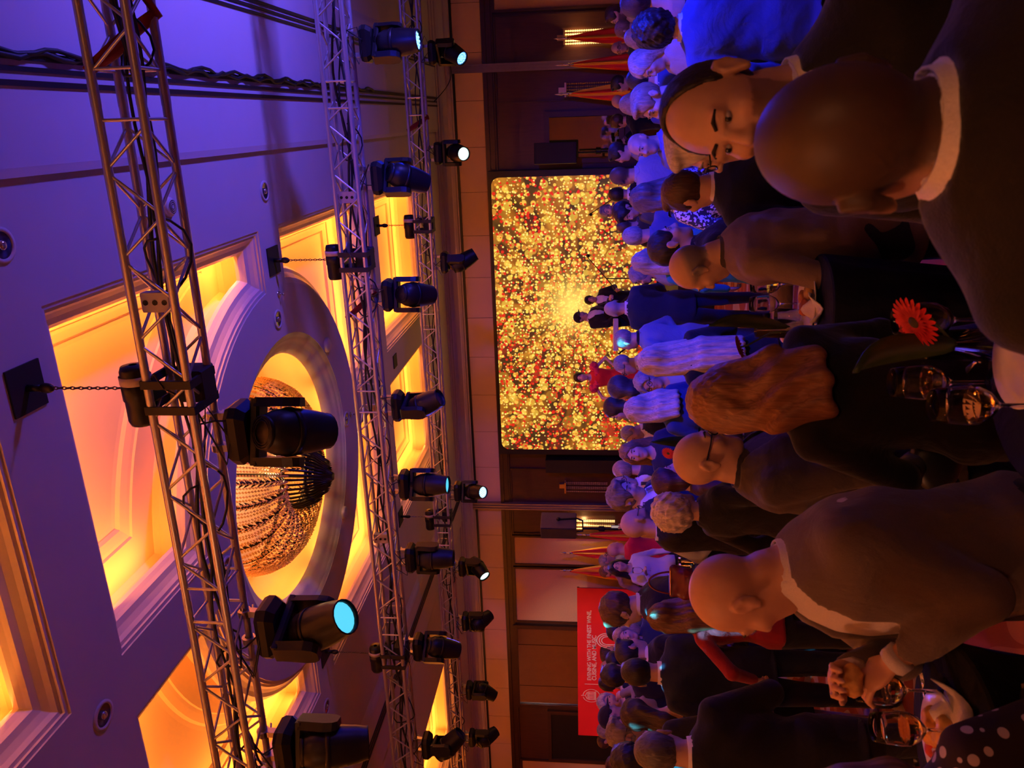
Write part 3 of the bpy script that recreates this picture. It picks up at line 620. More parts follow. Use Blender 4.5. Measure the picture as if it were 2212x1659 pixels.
# ---- chandelier
ch = empty('chandelier', (-3.46, 7.19, 4.66)); tag(ch, 'large crystal chandelier with dark leaf ribs in the round skylight', 'chandelier')
prof_c = [(1.04, 0.98), (1.03, 0.78), (1.00, 0.64), (0.93, 0.50), (0.80, 0.38), (0.62, 0.31), (0.45, 0.31), (0.32, 0.41)]
def pc(u):
    u *= len(prof_c)-1; i = min(int(u), len(prof_c)-2); w = u-i
    return tuple(prof_c[i][j]*(1-w)+prof_c[i+1][j]*w for j in (0, 1))
tb = NT('crystal_beads'); tb.b.inputs['Base Color'].default_value = (0.95, 0.62, 0.24, 1); tb.b.inputs['Roughness'].default_value = 0.08; tb.b.inputs['Transmission Weight'].default_value = 0.35; tb.b.inputs['IOR'].default_value = 1.5
vs = []; fs = []
for k in range(150):
    a = 2*PI*k/150; m = 40 if k % 3 == 0 else (30 if k % 3 == 1 else 24)
    for j in range(m):
        r, z = pc(0.0+(j+0.5*(k % 2))/40); r -= 0.02*(k % 2); b = len(vs); q = 0.0135
        c = (r*math.cos(a), r*math.sin(a), z)
        vs += [(c[0]+q, c[1], c[2]), (c[0]-q, c[1], c[2]), (c[0], c[1]+q, c[2]), (c[0], c[1]-q, c[2]), (c[0], c[1], c[2]+q*1.2), (c[0], c[1], c[2]-q*1.2)]
        fs += [(b, b+2, b+4), (b+2, b+1, b+4), (b+1, b+3, b+4), (b+3, b, b+4), (b+2, b, b+5), (b+1, b+2, b+5), (b+3, b+1, b+5), (b, b+3, b+5)]
o = mesh_obj('crystal_strands', vs, fs, tb.m, ch); o['kind'] = 'stuff'
ribm = plain('chandelier_bronze', (0.035, 0.022, 0.012), 0.45, 0.6)
mb = MB(); N = 16
for j in range(N):
    r, z = pc(0.1+0.88*j/N); r2, z2 = pc(0.1+0.88*(j+1)/N); w = 0.046 if j > 1 else 0.02
    n_ = Vector((-(z2-z), 0, (r2-r))).normalized()*-0.02
    for s_ in (-1, 1):
        mb._add([(r+n_.x, 0, z+n_.z), (r2+n_.x, 0, z2+n_.z), ((r*1.3-r2*0.3)+n_.x*2.2, s_*w, (z*1.3-z2*0.3)+n_.z*2.2)], [(0, 1, 2) if s_ > 0 else (0, 2, 1)])
rib = mb.build('leaf_rib', ribm, ch)
for k in range(1, 26): share(rib, 'leaf_rib', ch, rot=(0, 0, 2*PI*k/26))
mb = MB(); mb.lathe([(0.31, 0.43), (0.335, 0.43), (0.335, 0.40), (0.31, 0.40)], 32, close=True); mb.lathe([(0.24, 0.21), (0.255, 0.21), (0.255, 0.19), (0.24, 0.19)], 24, close=True); mb.lathe([(1.05, 0.99), (1.07, 0.99), (1.07, 0.95), (1.05, 0.95)], 40, close=True); mb.tube([(0, 0, 0.15), (0, 0, 1.19)], 0.02, 8); mb.build('frame', ribm, ch)
mb = MB(); mb.tube([(0.325, 0, 0.42), (0.325, 0, 0.34), (0.30, 0, 0.25), (0.27, 0, 0.19), (0.26, 0, 0.14)], [0.013, 0.014, 0.012, 0.012, 0.002], 5); mb.tube([(0.25, 0, 0.22), (0.22, 0, 0.15), (0.18, 0, 0.10), (0.165, 0, 0.055)], [0.010, 0.014, 0.012, 0.001], 5); mb.tube([(0.17, 0, 0.15), (0.13, 0, 0.085), (0.10, 0, 0.03)], [0.01, 0.013, 0.001], 5); mb.tube([(0.11, 0, 0.11), (0.06, 0, 0.045), (0.035, 0, -0.01)], [0.01, 0.013, 0.001], 5)
bs = mb.build('basket_spike', ribm, ch)
for k in range(1, 40): share(bs, 'basket_spike', ch, rot=(0, 0, 2*PI*k/40))
l = bpy.data.lights.new('chandelier_glow', 'POINT'); l.color = (1, 0.62, 0.25); l.energy = 34; l.shadow_soft_size = 0.1; o = bpy.data.objects.new('chandelier_glow', l); COL.objects.link(o); o.parent = ch; o.location = (0, 0, 0.72)
# ---- ceiling fittings
chrome = plain('chrome', (0.7, 0.68, 0.66), 0.15, 0.9)
def downlight(px, py, r, label):
    p = at_z(px, py, ZC); e = empty('downlight', (p[0], p[1], ZC)); tag(e, label, 'downlight', 'recessed ceiling spots')
    mb = MB(); mb.lathe([(r, -0.001), (r, -0.010), (r*0.78, -0.014), (r*0.74, -0.004)], 24); mb.build('rim', mould_m, e, True)
    mb = MB(); mb.lathe([(r*0.76, -0.006), (r*0.55, -0.003), (0.0, -0.002)], 20); mb.build('reflector', plain('reflector_dark', (0.16, 0.14, 0.2), 0.12, 0.8), e, True)
    mb = MB(); mb.sphere((0, 0, -0.006), (r*0.3, r*0.3, 0.02)); mb.build('bulb', chrome, e, True)
for x, y, l_ in ((571, 413, 'recessed ceiling spot right of the hoist plate'), (600, 690, 'recessed spot on the right of the round skylight rim'), (748, 905, 'recessed spot on the far side of the round skylight rim'), (222, 1545, 'recessed ceiling spot at the left between two orange coffers'), (705, 1527, 'recessed ceiling spot left of the round skylight'), (2, 530, 'recessed spot at the near edge of the ceiling'), (490, 1225, 'recessed spot on the near left of the skylight rim')): downlight(x, y, 0.095, l_)
def disc(px, py, r, name, label, cat, holes_=True):
    p = at_z(px, py, ZC); e = empty(name, (p[0], p[1], ZC)); tag(e, label, cat)
    mb = MB(); mb.lathe([(r, 0.0), (r, -0.02), (r*0.8, -0.035), (r*0.5, -0.04), (0, -0.042)], 20); mb.build('cover', mould_m, e, True)
    if holes_:
        for k in range(3): mb = MB(); mb.lathe([(r*(0.22+0.2*k), -0.043), (r*(0.30+0.2*k), -0.042)], 18); mb.build('slot', blk, e)
disc(362, 447, 0.07, 'ceiling_sensor', 'round slotted sensor on the blue ceiling behind the nearest truss', 'sensor'); disc(705, 745, 0.085, 'ceiling_speaker', 'round white speaker cover on the skylight rim, right side', 'speaker', False); disc(742, 1107, 0.08, 'ceiling_speaker', 'round white speaker cover on the skylight rim, left side', 'speaker', False); disc(725, 425, 0.06, 'smoke_detector', 'small smoke detector by the middle truss on the blue ceiling', 'detector')
for x, y, w in ((602, 636, 'right'), (757, 895, 'far')):
    p = at_z(x, y, ZC); e = empty('sprinkler', (p[0], p[1], ZC)); tag(e, 'tiny sprinkler nozzle on the %s rim of the skylight' % w, 'sprinkler')
    mb = MB(); mb.lathe([(0.035, 0), (0.03, -0.01), (0.008, -0.012), (0.008, -0.05), (0.018, -0.052), (0, -0.055)], 10); mb.build('nozzle', chrome, e, True)
for (x, y, l_) in ((-3.46, 11.26, 'black square vent plate in the beam beyond the skylight'),):
    mb = MB(); mb.box(x-0.10, x+0.10, y-0.10, y+0.10, ZC-0.012, ZC); tag(mb.build('vent_plate', blk2), l_, 'plate')
# ================================================================ FLAGS, SPEAKERS, STANDS AT THE BACK
t = NT('flag_cloth'); tc = t.new('ShaderNodeTexCoord'); sep = t.new('ShaderNodeSeparateXYZ'); t.link(tc.outputs['Object'], sep.inputs[0])
an = t.math('ARCTAN2', sep.outputs[1], sep.outputs[0]); w_ = t.math('SINE', t.math('ADD', t.math('MULTIPLY', an, 4.0), t.math('MULTIPLY', sep.outputs[2], 1.3)))
t.link(t.mix(t.math('GREATER_THAN', w_, 0.1), (0.80, 0.022, 0.016), (0.95, 0.52, 0.03)), t.b.inputs['Base Color']); t.b.inputs['Roughness'].default_value = 0.6; fz = t.noise(40, 2); t.bump(fz.outputs[0], 0.1); flagm = t.m
pol = plain('pole_silver', (0.7, 0.6, 0.5), 0.25, 0.8)
def flag(px, py, Y, ph, label):
    p = at_y(px, py, Y); zt = p[2]; e = empty('flag', (p[0], Y, 0), ph); tag(e, label, 'flag', 'furled flags on poles')
    mb = MB(); mb.lathe([(0.16, 0), (0.16, 0.03), (0.05, 0.06), (0.02, 0.10), (0.016, 0.12), (0.016, zt-0.26)], 12); mb.build('pole', pol, e, True)
    mb = MB(); mb.lathe([(0.016, zt-0.27), (0.03, zt-0.25), (0.016, zt-0.23), (0.028, zt-0.20), (0.012, zt-0.18), (0.028, zt-0.14), (0.0, zt)], 10); mb.build('finial', pol, e, True)
    loops = []; n = 40
    for i in range(15):
        u = i/14; z = zt-0.30-u*1.75; R_ = 0.03+0.19*u**0.8
        loops.append([(R_*(1+0.30*math.sin(6*a+ph+u*1.5)*min(1, u*3))*math.cos(a), R_*(0.75+0.25*math.sin(6*a+ph+u))*math.sin(a), z+0.05*math.cos(a)) for a in [2*PI*k/n for k in range(n)]])
    mb = MB(); mb.loft(loops); mb.build('cloth', flagm, e, True)
flag(1195, 84, 15.25, 0.3, 'furled red and yellow flag at the far right before a lit sconce'); flag(1198, 141, 15.2, 1.7, 'furled red and yellow flag beside the right wall channel'); flag(1197, 204, 15.25, 2.9, 'furled red and yellow flag nearest the framed mirror')
flag(1207, 1194, 15.5, 0.9, 'furled yellow and red flag between loudspeaker and beige panel'); flag(1207, 1232, 15.5, 4.0, 'furled yellow flag standing closest to the red banner'); flag(1240, 1155, 15.2, 2.1, 'red flag with yellow rays half hidden under the loudspeaker')
spkm = plain('speaker_grille', (0.02, 0.02, 0.022), 0.5, nscale=400, bump=0.3)
def speaker(px0, py0, px1, py1, d, depth, rz, label, standlabel, yoke):
    a = at_d(px0, (py0+py1)/2, d); b = at_d(px1, (py0+py1)/2, d); w = abs(py1-py0)/FPX*d; zt, zb = a[2], b[2]; c = (a+b)/2
    e = empty('loudspeaker', (c[0], c[1], zb), rz); tag(e, label, 'loudspeaker')
    mb = MB(); mb.box(-w/2, w/2, 0, depth, 0, zt-zb, 0.012); mb.build('cabinet', plain('speaker_box', (0.10, 0.085, 0.05) if yoke else (0.02, 0.02, 0.022), 0.6), e)
    mb = MB(); mb.box(-w/2+0.01, w/2-0.01, -0.012, 0, 0.012, zt-zb-0.012); mb.build('grille', spkm, e)
    if yoke: mb = MB(); mb.tube([(w/2+0.02, depth/2, (zt-zb)*0.5), (w/2+0.02, depth/2+0.03, 0.0), (w/2, depth/2, -0.1), (-w/2, depth/2, -0.1), (-w/2-0.02, depth/2, 0.05)], 0.015, 6); mb.sphere((w/2+0.03, depth/2, (zt-zb)*0.5), 0.035, 8, 6); mb.build('yoke_bracket', blk, e)
    s_ = empty('speaker_stand', (c[0], c[1]+0.1, 0), rz); tag(s_, standlabel, 'stand')
    mb = MB(); mb.tube([(0, 0.05, 0.35), (0, 0.05, zb-0.10 if yoke else zb-0.02)], 0.02, 8); mb.lathe([(0.03, zb-0.45), (0.045, zb-0.44), (0.045, zb-0.36), (0.03, zb-0.35)], 10, (0, 0.05, 0)); mb.build('pole', blk, s_)
    for k in range(3):
        q = 2*PI*k/3; mb = MB(); mb.tube([(0, 0.05, 0.9), (0.55*math.cos(q), 0.05+0.55*math.sin(q), 0.02)], 0.013, 6); mb.build('leg', blk, s_)
speaker(1153, 353, 1246, 308, 14.6, 0.05, 0.25, 'dark flat stage monitor panel in front of the framed mirror', 'black stand under the flat monitor panel', False)
speaker(1167, 1168, 1245, 1136, 12.5, 0.34, -0.30, 'black loudspeaker with swivel bracket left of the stage', 'black tripod stand under the left loudspeaker', True)
def mic_stand(px, py, d, tip, label):
    p = at_d(px, py, d); q = at_d(tip[0], tip[1], d); e = empty('mic_stand', (p[0], p[1], 0.6)); tag(e, label, 'microphone stand')
    mb = MB(); mb.tube([(0, 0, 0.02), (0, 0, p[2]-0.6)], 0.010, 6); mb.lathe([(0, 0), (0.13, 0), (0.13, 0.02), (0, 0.025)], 14); mb.build('pole', blk, e)
    v = q-p; mb = MB(); mb.tube([(-v[0]*0.45, -v[1]*0.45, p[2]-0.6-v[2]*0.45), (v[0], v[1], q[2]-0.6)], 0.008, 6); mb.build('boom', blk, e)
    mb = MB(); z_ = q[2]-0.6; mb.tube([(v[0], v[1], z_), (v[0]+0.02, v[1]-0.12, z_-0.03)], 0.012, 6); mb.sphere((v[0]+0.02, v[1]-0.14, z_-0.035), 0.028, 8, 6); mb.build('microphone', blk, e)
mic_stand(1310, 602, 13.3, (1266, 552), 'tall boom microphone stand before the right side of the screen'); mic_stand(1320, 432, 13.8, (1272, 464), 'boom microphone stand by the bearded singer at the screen edge')
# ================================================================ PEOPLE: a small distance-field modeller
class G:
    def __init__(s, lo, hi, h):
        s.h = h; s.lo = np.array(lo, np.float32); n = np.ceil((np.array(hi)-np.array(lo))/h).astype(int)+1
        s.n = n; s.ax = [(s.lo[i]+h*np.arange(n[i])).astype(np.float32) for i in range(3)]
        s.d = np.full(n, 0.5, np.float32)
    def sl(s, lo, hi):
        out = []
        for i in range(3):
            a = max(0, int((lo[i]-s.lo[i])/s.h)); b = min(s.n[i], int((hi[i]-s.lo[i])/s.h)+2)
            if b <= a: return None
            out.append(slice(a, b))
        return tuple(out)
    def xyz(s, q): return s.ax[0][q[0]][:, None, None], s.ax[1][q[1]][None, :, None], s.ax[2][q[2]][None, None, :]
    def put(s, q, v, k, op):
        d = s.d[q]
        if op == 'u':
            if k <= 0: s.d[q] = np.minimum(d, v)
            else: hh = np.clip(0.5+0.5*(d-v)/k, 0, 1); s.d[q] = d*(1-hh)+v*hh-k*hh*(1-hh)
        elif op == 's':
            v = -v
            if k <= 0: s.d[q] = np.maximum(d, v)
            else: hh = np.clip(0.5-0.5*(d-v)/k, 0, 1); s.d[q] = d*(1-hh)+v*hh+k*hh*(1-hh)
        else: s.d[q] = np.maximum(d, v)
    def cone(s, a, b, ra, rb, k=0.02, op='u', flat=None):
        a = np.array(a, np.float32); b = np.array(b, np.float32); m = max(ra, rb)+k+0.03
        q = s.sl(np.minimum(a, b)-m, np.maximum(a, b)+m)
        if q is None: return
        X, Y, Z = s.xyz(q); ab = b-a; L = float(ab@ab)+1e-9
        t = np.clip(((X-a[0])*ab[0]+(Y-a[1])*ab[1]+(Z-a[2])*ab[2])/L, 0, 1)
        dd = np.sqrt((X-a[0]-ab[0]*t)**2+(Y-a[1]-ab[1]*t)**2+(Z-a[2]-ab[2]*t)**2)
        s.put(q, dd-(ra+(rb-ra)*t), k, op)
    def ell(s, c, r, M=None, k=0.02, op='u', nz=0, nf=40):
        c = np.array(c, np.float32); r = np.array(r, np.float32); m = r.max()+k+0.03
        q = s.sl(c-m, c+m)
        if q is None: return
        X, Y, Z = s.xyz(q); X = X-c[0]; Y = Y-c[1]; Z = Z-c[2]
        if M is not None:
            X, Y, Z = (X*M[0, 0]+Y*M[1, 0]+Z*M[2, 0], X*M[0, 1]+Y*M[1, 1]+Z*M[2, 1], X*M[0, 2]+Y*M[1, 2]+Z*M[2, 2])
        k0 = np.sqrt((X/r[0])**2+(Y/r[1])**2+(Z/r[2])**2); k1 = np.sqrt((X/r[0]**2)**2+(Y/r[1]**2)**2+(Z/r[2]**2)**2)+1e-6
        v = k0*(k0-1)/k1
        if nz: v = v+nz*(np.sin(X*nf+1)*np.sin(Y*nf*0.9)*np.sin(Z*nf*0.8+0.5)+0.5*np.sin(X*nf*2.1)*np.sin(Z*nf*1.9+Y*nf*2.2))
        s.put(q, v, k, op)
    def torso(s, prof, inf=0.0, k=0.03, lean=None, zlo=None, zhi=None, wr=0.0, op='u'):
        # prof rows: z, rx, ry, cy
        P = np.array(prof, np.float32); z0 = P[0, 0] if zlo is None else zlo; z1 = P[-1, 0] if zhi is None else zhi
        m = 0.45
        q = s.sl((-m, -m, z0-0.06), (m, m+0.3, z1+0.06))
        if q is None: return
        X, Y, Z = s.xyz(q); z = Z[0, 0, :]
        rx = np.interp(z, P[:, 0], P[:, 1])+inf; ry = np.interp(z, P[:, 0], P[:, 2])+inf; cy = np.interp(z, P[:, 0], P[:, 3])
        if lean is not None: cy = cy+lean(z)
        rx = rx.astype(np.float32)[None, None, :]; ry = ry.astype(np.float32)[None, None, :]; cy = cy.astype(np.float32)[None, None, :]
        kk = (np.abs(X/rx)**2.35+np.abs((Y-cy)/ry)**2.35)**(1/2.35)
        v = (kk-1)*np.minimum(rx, ry)
        if wr: v = v+wr*(np.sin(Z*34+X*19+2*np.sin(Y*14))*np.sin(X*13+Z*9+1.3)+0.6*np.sin(Z*17-X*30+Y*20))
        v = np.maximum(v, np.maximum(z0-Z, Z-z1))
        s.put(q, v, k, op)
    def cut_z(s, z, above=False): # remove below (or above) a height
        Z = s.ax[2][None, None, :]; np.maximum(s.d, (Z-z) if above else (z-Z), out=s.d)
    def mesh(s):
        d = s.d; ins = d < 0
        if not ins.any(): return np.zeros((0, 3), np.float32), np.zeros((0, 4), np.int32)
        c = ins[:-1, :-1, :-1].astype(np.int8)
        cnt = sum(ins[i:d.shape[0]-1+i, j:d.shape[1]-1+j, k:d.shape[2]-1+k].astype(np.int8) for i in (0, 1) for j in (0, 1) for k in (0, 1))
        act = (cnt > 0) & (cnt < 8); idx = np.argwhere(act); vid = np.full(act.shape, -1, np.int32); vid[act] = np.arange(len(idx))
        acc = np.zeros((len(idx), 3), np.float32); num = np.zeros(len(idx), np.float32)
        val = {}
        for i in (0, 1):
            for j in (0, 1):
                for k in (0, 1): val[(i, j, k)] = d[idx[:, 0]+i, idx[:, 1]+j, idx[:, 2]+k]
        for a in val:
            for axis in range(3):
                if a[axis]: continue
                b = list(a); b[axis] = 1; b = tuple(b); va, vb = val[a], val[b]; m = (va < 0) != (vb < 0)
                tt = np.where(m, va/(va-vb+1e-12), 0)
                for ax in range(3): acc[:, ax] += np.where(m, a[ax]+(tt if ax == axis else 0), 0)
                num += m
        v = (idx+acc/num[:, None])*s.h+s.lo
        F = []
        for axis in range(3):
            o = [(0, 0, 0)]*2
            A = [slice(1, -1)]*3; A[axis] = slice(0, -1); B = list(A); B[axis] = slice(1, None)
            a_, b_ = ins[tuple(A)], ins[tuple(B)]; ch = np.argwhere(a_ != b_)
            if len(ch) == 0: continue
            base = ch.copy()
            for ax in range(3):
                if ax != axis: base[:, ax] += 1
            fl = ins[base[:, 0], base[:, 1], base[:, 2]]
            u, w = [x for x in range(3) if x != axis]
            def cid(du, dw):
                cc = base.copy(); cc[:, u] -= du; cc[:, w] -= dw; return vid[cc[:, 0], cc[:, 1], cc[:, 2]]
            q = np.stack([cid(1, 1), cid(0, 1), cid(0, 0), cid(1, 0)], 1)
            flip = fl if axis != 1 else ~fl
            q[~flip] = q[~flip][:, ::-1]
            F.append(q)
        return v, np.concatenate(F)
def np_mesh(name, v, f, mat, tint=None):
    me = bpy.data.meshes.new(name); me.vertices.add(len(v)); me.vertices.foreach_set('co', np.ascontiguousarray(v, np.float32).ravel())
    n = len(f); me.loops.add(n*4); me.loops.foreach_set('vertex_index', f.astype(np.int32).ravel()); me.polygons.add(n)
    me.polygons.foreach_set('loop_start', np.arange(0, n*4, 4, dtype=np.int32))
    me.polygons.foreach_set('use_smooth', np.ones(n, bool)); me.materials.append(mat)
    if tint is not None:
        at = me.color_attributes.new('tint', 'FLOAT_COLOR', 'POINT'); at.data.foreach_set('color', np.ascontiguousarray(np.c_[tint, np.ones(len(v))], np.float32).ravel())
    me.update(calc_edges=True); return me
def add_part(name, g, mat, parent, tint=None):
    v, f = g.mesh()
    if len(f) == 0: return None
    me = np_mesh(name, v, f, mat, tint(v) if tint else None); o = bpy.data.objects.new(name, me); COL.objects.link(o); o.parent = parent; return o
MAN = [(0.80, 0.15, 0.105, 0.0), (0.90, 0.172, 0.118, -0.005), (0.98, 0.172, 0.12, -0.005), (1.06, 0.158, 0.112, 0.005), (1.16, 0.166, 0.118, 0.01), (1.28, 0.186, 0.128, 0.01), (1.36, 0.188, 0.122, 0.0), (1.42, 0.165, 0.10, -0.01), (1.46, 0.11, 0.075, -0.012), (1.49, 0.06, 0.055, -0.01)]
WOM = [(0.80, 0.155, 0.11, 0.0), (0.90, 0.178, 0.122, -0.01), (0.98, 0.165, 0.115, -0.005), (1.08, 0.128, 0.095, 0.0), (1.16, 0.135, 0.10, 0.008), (1.26, 0.155, 0.118, 0.025), (1.34, 0.155, 0.105, 0.008), (1.41, 0.140, 0.085, -0.008), (1.455, 0.09, 0.062, -0.01), (1.49, 0.05, 0.05, -0.008)]
def rotm(yaw, pitch, roll):      # head: yaw>0 turns to the person's left, pitch>0 looks down, roll tilts
    return np.array(Matrix.Rotation(math.radians(yaw), 3, 'Z') @ Matrix.Rotation(-math.radians(pitch), 3, 'X') @ Matrix.Rotation(math.radians(roll), 3, 'Y'), np.float32)
def ik(S_, W_, l1, l2, hint):
    S_, W_ = np.array(S_, float), np.array(W_, float); d = W_-S_; L = np.linalg.norm(d)
    if L > (l1+l2)*0.995: W_ = S_+d/L*(l1+l2)*0.995; d = W_-S_; L = np.linalg.norm(d)
    a = (l1*l1-l2*l2+L*L)/(2*L); hgt = math.sqrt(max(1e-6, l1*l1-a*a)); u = d/L; h_ = np.array(hint, float); h_ -= u*(h_@u); h_ /= np.linalg.norm(h_)+1e-9
    return S_+u*a+h_*hgt, W_
ARM = {'down': ((0.245, 0.03, 0.90), (0.5, -1, 0)), 'bent': ((0.17, 0.29, 1.10), (0.6, -0.5, -1)), 'low': ((0.12, 0.27, 1.0), (0.8, -0.4, -0.6)), 'glass': ((0.16, 0.30, 1.25), (0.6, -0.3, -1)), 'phone': ((0.07, 0.34, 1.48), (0.7, -0.2, -1)), 'up': ((0.24, 0.20, 1.72), (0.8, -0.3, -0.3)), 'cross': ((-0.10, 0.20, 1.20), (0.7, 0.2, -0.8)), 'back': ((0.14, -0.16, 0.98), (0.8, -0.3, 0)), 'hip': ((0.20, 0.10, 1.02), (1, -0.5, 0)), 'clap': ((0.02, 0.30, 1.28), (0.8, 0, -0.6)), 'mouth': ((0.05, 0.22, 1.50), (0.8, 0, -0.6)), 'reach': ((0.20, 0.46, 1.15), (0.5, -0.3, -1)), 'side': ((0.36, 0.12, 1.05), (0.7, -0.6, 0))}
def build_person(label, loc, rz, H, d, sex='m', skin=(0.55, 0.33, 0.22), hair='short', hcol=(0.03, 0.02, 0.015), top='suit', tcol=(0.02, 0.02, 0.03), shirt=(0.75, 0.72, 0.72), tie=None, bottom=None, arms=('down', 'down'), head=(0, 0, 0), lean=0.0, belly=0.0, glasses=False, beard=None, face=True, fat=1.0, extra=None, group='guests in the crowd', hemz=0.76, long_=0.0, nd=0.018, open_=0.0):
    e = empty('person', loc, rz, H/1.75); tag(e, label, 'person', group)
    hb = float(np.clip(d*0.0021, 0.0068, 0.0172)); hcl = float(np.clip(d*0.0030, 0.0105, 0.025)); hh = float(np.clip(d*0.0015, 0.0060, 0.0125))
    P = [list(r) for r in (MAN if sex == 'm' else WOM)]
    for r in P: r[1] *= fat; r[2] *= fat*(1+belly*math.exp(-((r[0]-1.07)/0.16)**2)); r[3] += belly*0.05*math.exp(-((r[0]-1.07)/0.16)**2)
    ln = (lambda z: lean*np.clip(np.asarray(z)-0.92, 0, 2)**1.25) if lean else None
    ly = lambda z: float(ln(z)) if ln else 0.0
    sw = (0.185 if sex == 'm' else 0.155)*(0.5+0.5*fat); ar = 1.0 if sex == 'm' else 0.82
    J = {}
    for s_, nm in zip((1, -1), arms):       # +1: the person's right hand side is +x when facing +y
        w, hint = ARM[nm] if isinstance(nm, str) else nm; Sx = (s_*sw*0.97, ly(1.41)-0.012, 1.385); wz = w[2]
        Wt = (s_*w[0], w[1]+ly(min(wz, 1.4)), wz); E_, W2 = ik(Sx, Wt, 0.285, 0.255, (s_*hint[0], hint[1], hint[2])); J[s_] = (np.array(Sx), E_, W2)
    hM = rotm(*head); piv = np.array([0, ly(1.50)-0.005, 1.515-nd]); hc = piv+hM @ np.array([0, 0.022, 0.108])
    hl = lambda p: hc+hM @ np.array(p)
    lo = np.array([-0.36, -0.26, 0.78]); hi = np.array([0.36, 0.30, 1.82])
    for s_ in J:
        for p in J[s_][1:]: lo = np.minimum(lo, p-0.17); hi = np.maximum(hi, p+0.17)
    lo = np.minimum(lo, hc-0.2); hi = np.maximum(hi, hc+0.2)
    skirt = bottom and bottom[0] == 'skirt'
    if skirt: lo[2] = -0.02
    # ---- body (head, neck, trunk, arms, hands in one surface)
    g = G(lo, hi, hb)
    g.torso(P, -0.022, 0.02, ln, zlo=None if (skirt or d < 1.0) else 1.12)
    g.cone((0, ly(1.44)-0.012, 1.43), hl((0, -0.028, -0.075)), 0.062*ar**0.6, 0.056*ar**0.7, 0.03)
    for s_ in (1, -1):
        S_, E_, W_ = J[s_]; fr = max(0.0085, hb*0.78)
        g.cone(S_+np.array([-s_*0.012, 0, -0.005]), E_, 0.040*ar, 0.036*ar, 0.01); g.cone(E_, W_, 0.036*ar, 0.025*ar, 0.015)
        u = (W_-E_)/np.linalg.norm(W_-E_); side = np.cross(u, [0, 0, 1.0]) if abs(u[2]) < 0.8 else np.array([0.0, 1.0, 0]); side -= u*(side@u); side /= np.linalg.norm(side)+1e-9; nn_ = np.cross(u, side)
        bend = nn_ if nn_[1] > 0 or abs(nn_[2]) > 0.5 else -nn_
        if arms[0 if s_ == 1 else 1] in ('down', 'side'): bend = np.array([-s_*1.0, 0.2, 0]); bend -= u*(bend@u); bend /= np.linalg.norm(bend); side = np.cross(u, bend)
        else: bend = -abs(1)*np.array([0, 0, 1.0]); bend -= u*(bend@u); bend /= np.linalg.norm(bend)+1e-9; side = np.cross(u, bend)
        pc_ = W_+u*0.048; Mh = np.stack([side, u, bend], 1).astype(np.float32)
        g.ell(pc_, (0.038, 0.05, 0.016), Mh, 0.012)
        for q in range(4):
            o_ = (q-1.5)*0.0195; L_ = (0.036, 0.042, 0.040, 0.031)[q]; a_ = W_+u*0.082+side*o_; b_ = a_+u*L_*0.9+bend*L_*0.55; c_ = b_+u*L_*0.25+bend*L_*0.75
            g.cone(a_, b_, fr, fr*0.95, 0.003); g.cone(b_, c_, fr*0.95, fr*0.8, 0.003)
        sd = side if side@np.array([-s_, 0.6, 0.2]) > 0 else -side
        a_ = W_+u*0.03+sd*0.028; b_ = a_+u*0.03+sd*0.022+bend*0.012; c_ = b_+u*0.028+bend*0.012; g.cone(a_, b_, fr*1.25, fr*1.1, 0.006); g.cone(b_, c_, fr*1.1, fr*0.85, 0.003)
    if skirt:
        for s_ in (1, -1): g.cone((s_*0.085, 0, 0.84), (s_*0.08, 0.01, 0.48), 0.075, 0.05, 0.02); g.cone((s_*0.08, 0.0, 0.46), (s_*0.08, -0.01, 0.07), 0.05, 0.032, 0.01); g.cone((s_*0.08, -0.03, 0.05), (s_*0.09, 0.13, 0.02), 0.032, 0.022, 0.01)
    # head
    g.ell(hl((0, -0.014, 0.028)), (0.0765, 0.099, 0.094), hM, 0.02); g.ell(hl((0, 0.034, -0.040)), (0.060, 0.060, 0.078), hM, 0.03)
    g.ell(hl((0, 0.068, -0.098)), (0.026, 0.022, 0.020), hM, 0.03)
    if face:
        g.cone(hl((-0.040, 0.080, 0.026)), hl((0.040, 0.080, 0.026)), 0.010, 0.010, 0.015)
        for s_ in (1, -1):
            g.ell(hl((s_*0.031, 0.100, 0.006)), (0.020, 0.016, 0.013), hM, 0.012, 's')
            g.ell(hl((s_*0.042, 0.062, -0.024)), (0.024, 0.026, 0.022), hM, 0.02)
            g.ell(hl((s_*0.012, 0.097, -0.030)), (0.009, 0.011, 0.008), hM, 0.008)
        g.cone(hl((0, 0.087, 0.014)), hl((0, 0.110, -0.026)), 0.008, 0.0115, 0.012)
        g.cone(hl((-0.020, 0.082, -0.061)), hl((0.020, 0.082, -0.061)), 0.0065, 0.0065, 0.007); g.cone(hl((-0.015, 0.082, -0.073)), hl((0.015, 0.082, -0.073)), 0.0075, 0.0075, 0.007)
        for s_ in (1, -1): g.cone(hl((s_*0.020, 0.0885, 0.0165)), hl((s_*0.043, 0.083, 0.0145)), 0.0058, 0.0055, 0.004)
    for s_ in (1, -1):
        g.ell(hl((s_*0.082, -0.012, -0.002)), (0.011, 0.022, 0.034), hM, 0.005); g.cone(hl((s_*0.088, -0.016, 0.026)), hl((s_*0.088, -0.030, 0.0)), 0.006, 0.006, 0.006); g.ell(hl((s_*0.094, -0.006, 0.002)), (0.009, 0.011, 0.018), hM, 0.004, 's'); g.ell(hl((s_*0.083, -0.004, -0.032)), (0.008, 0.010, 0.010), hM, 0.006)
    hair_c = np.array(hcol); sk = np.array(skin)
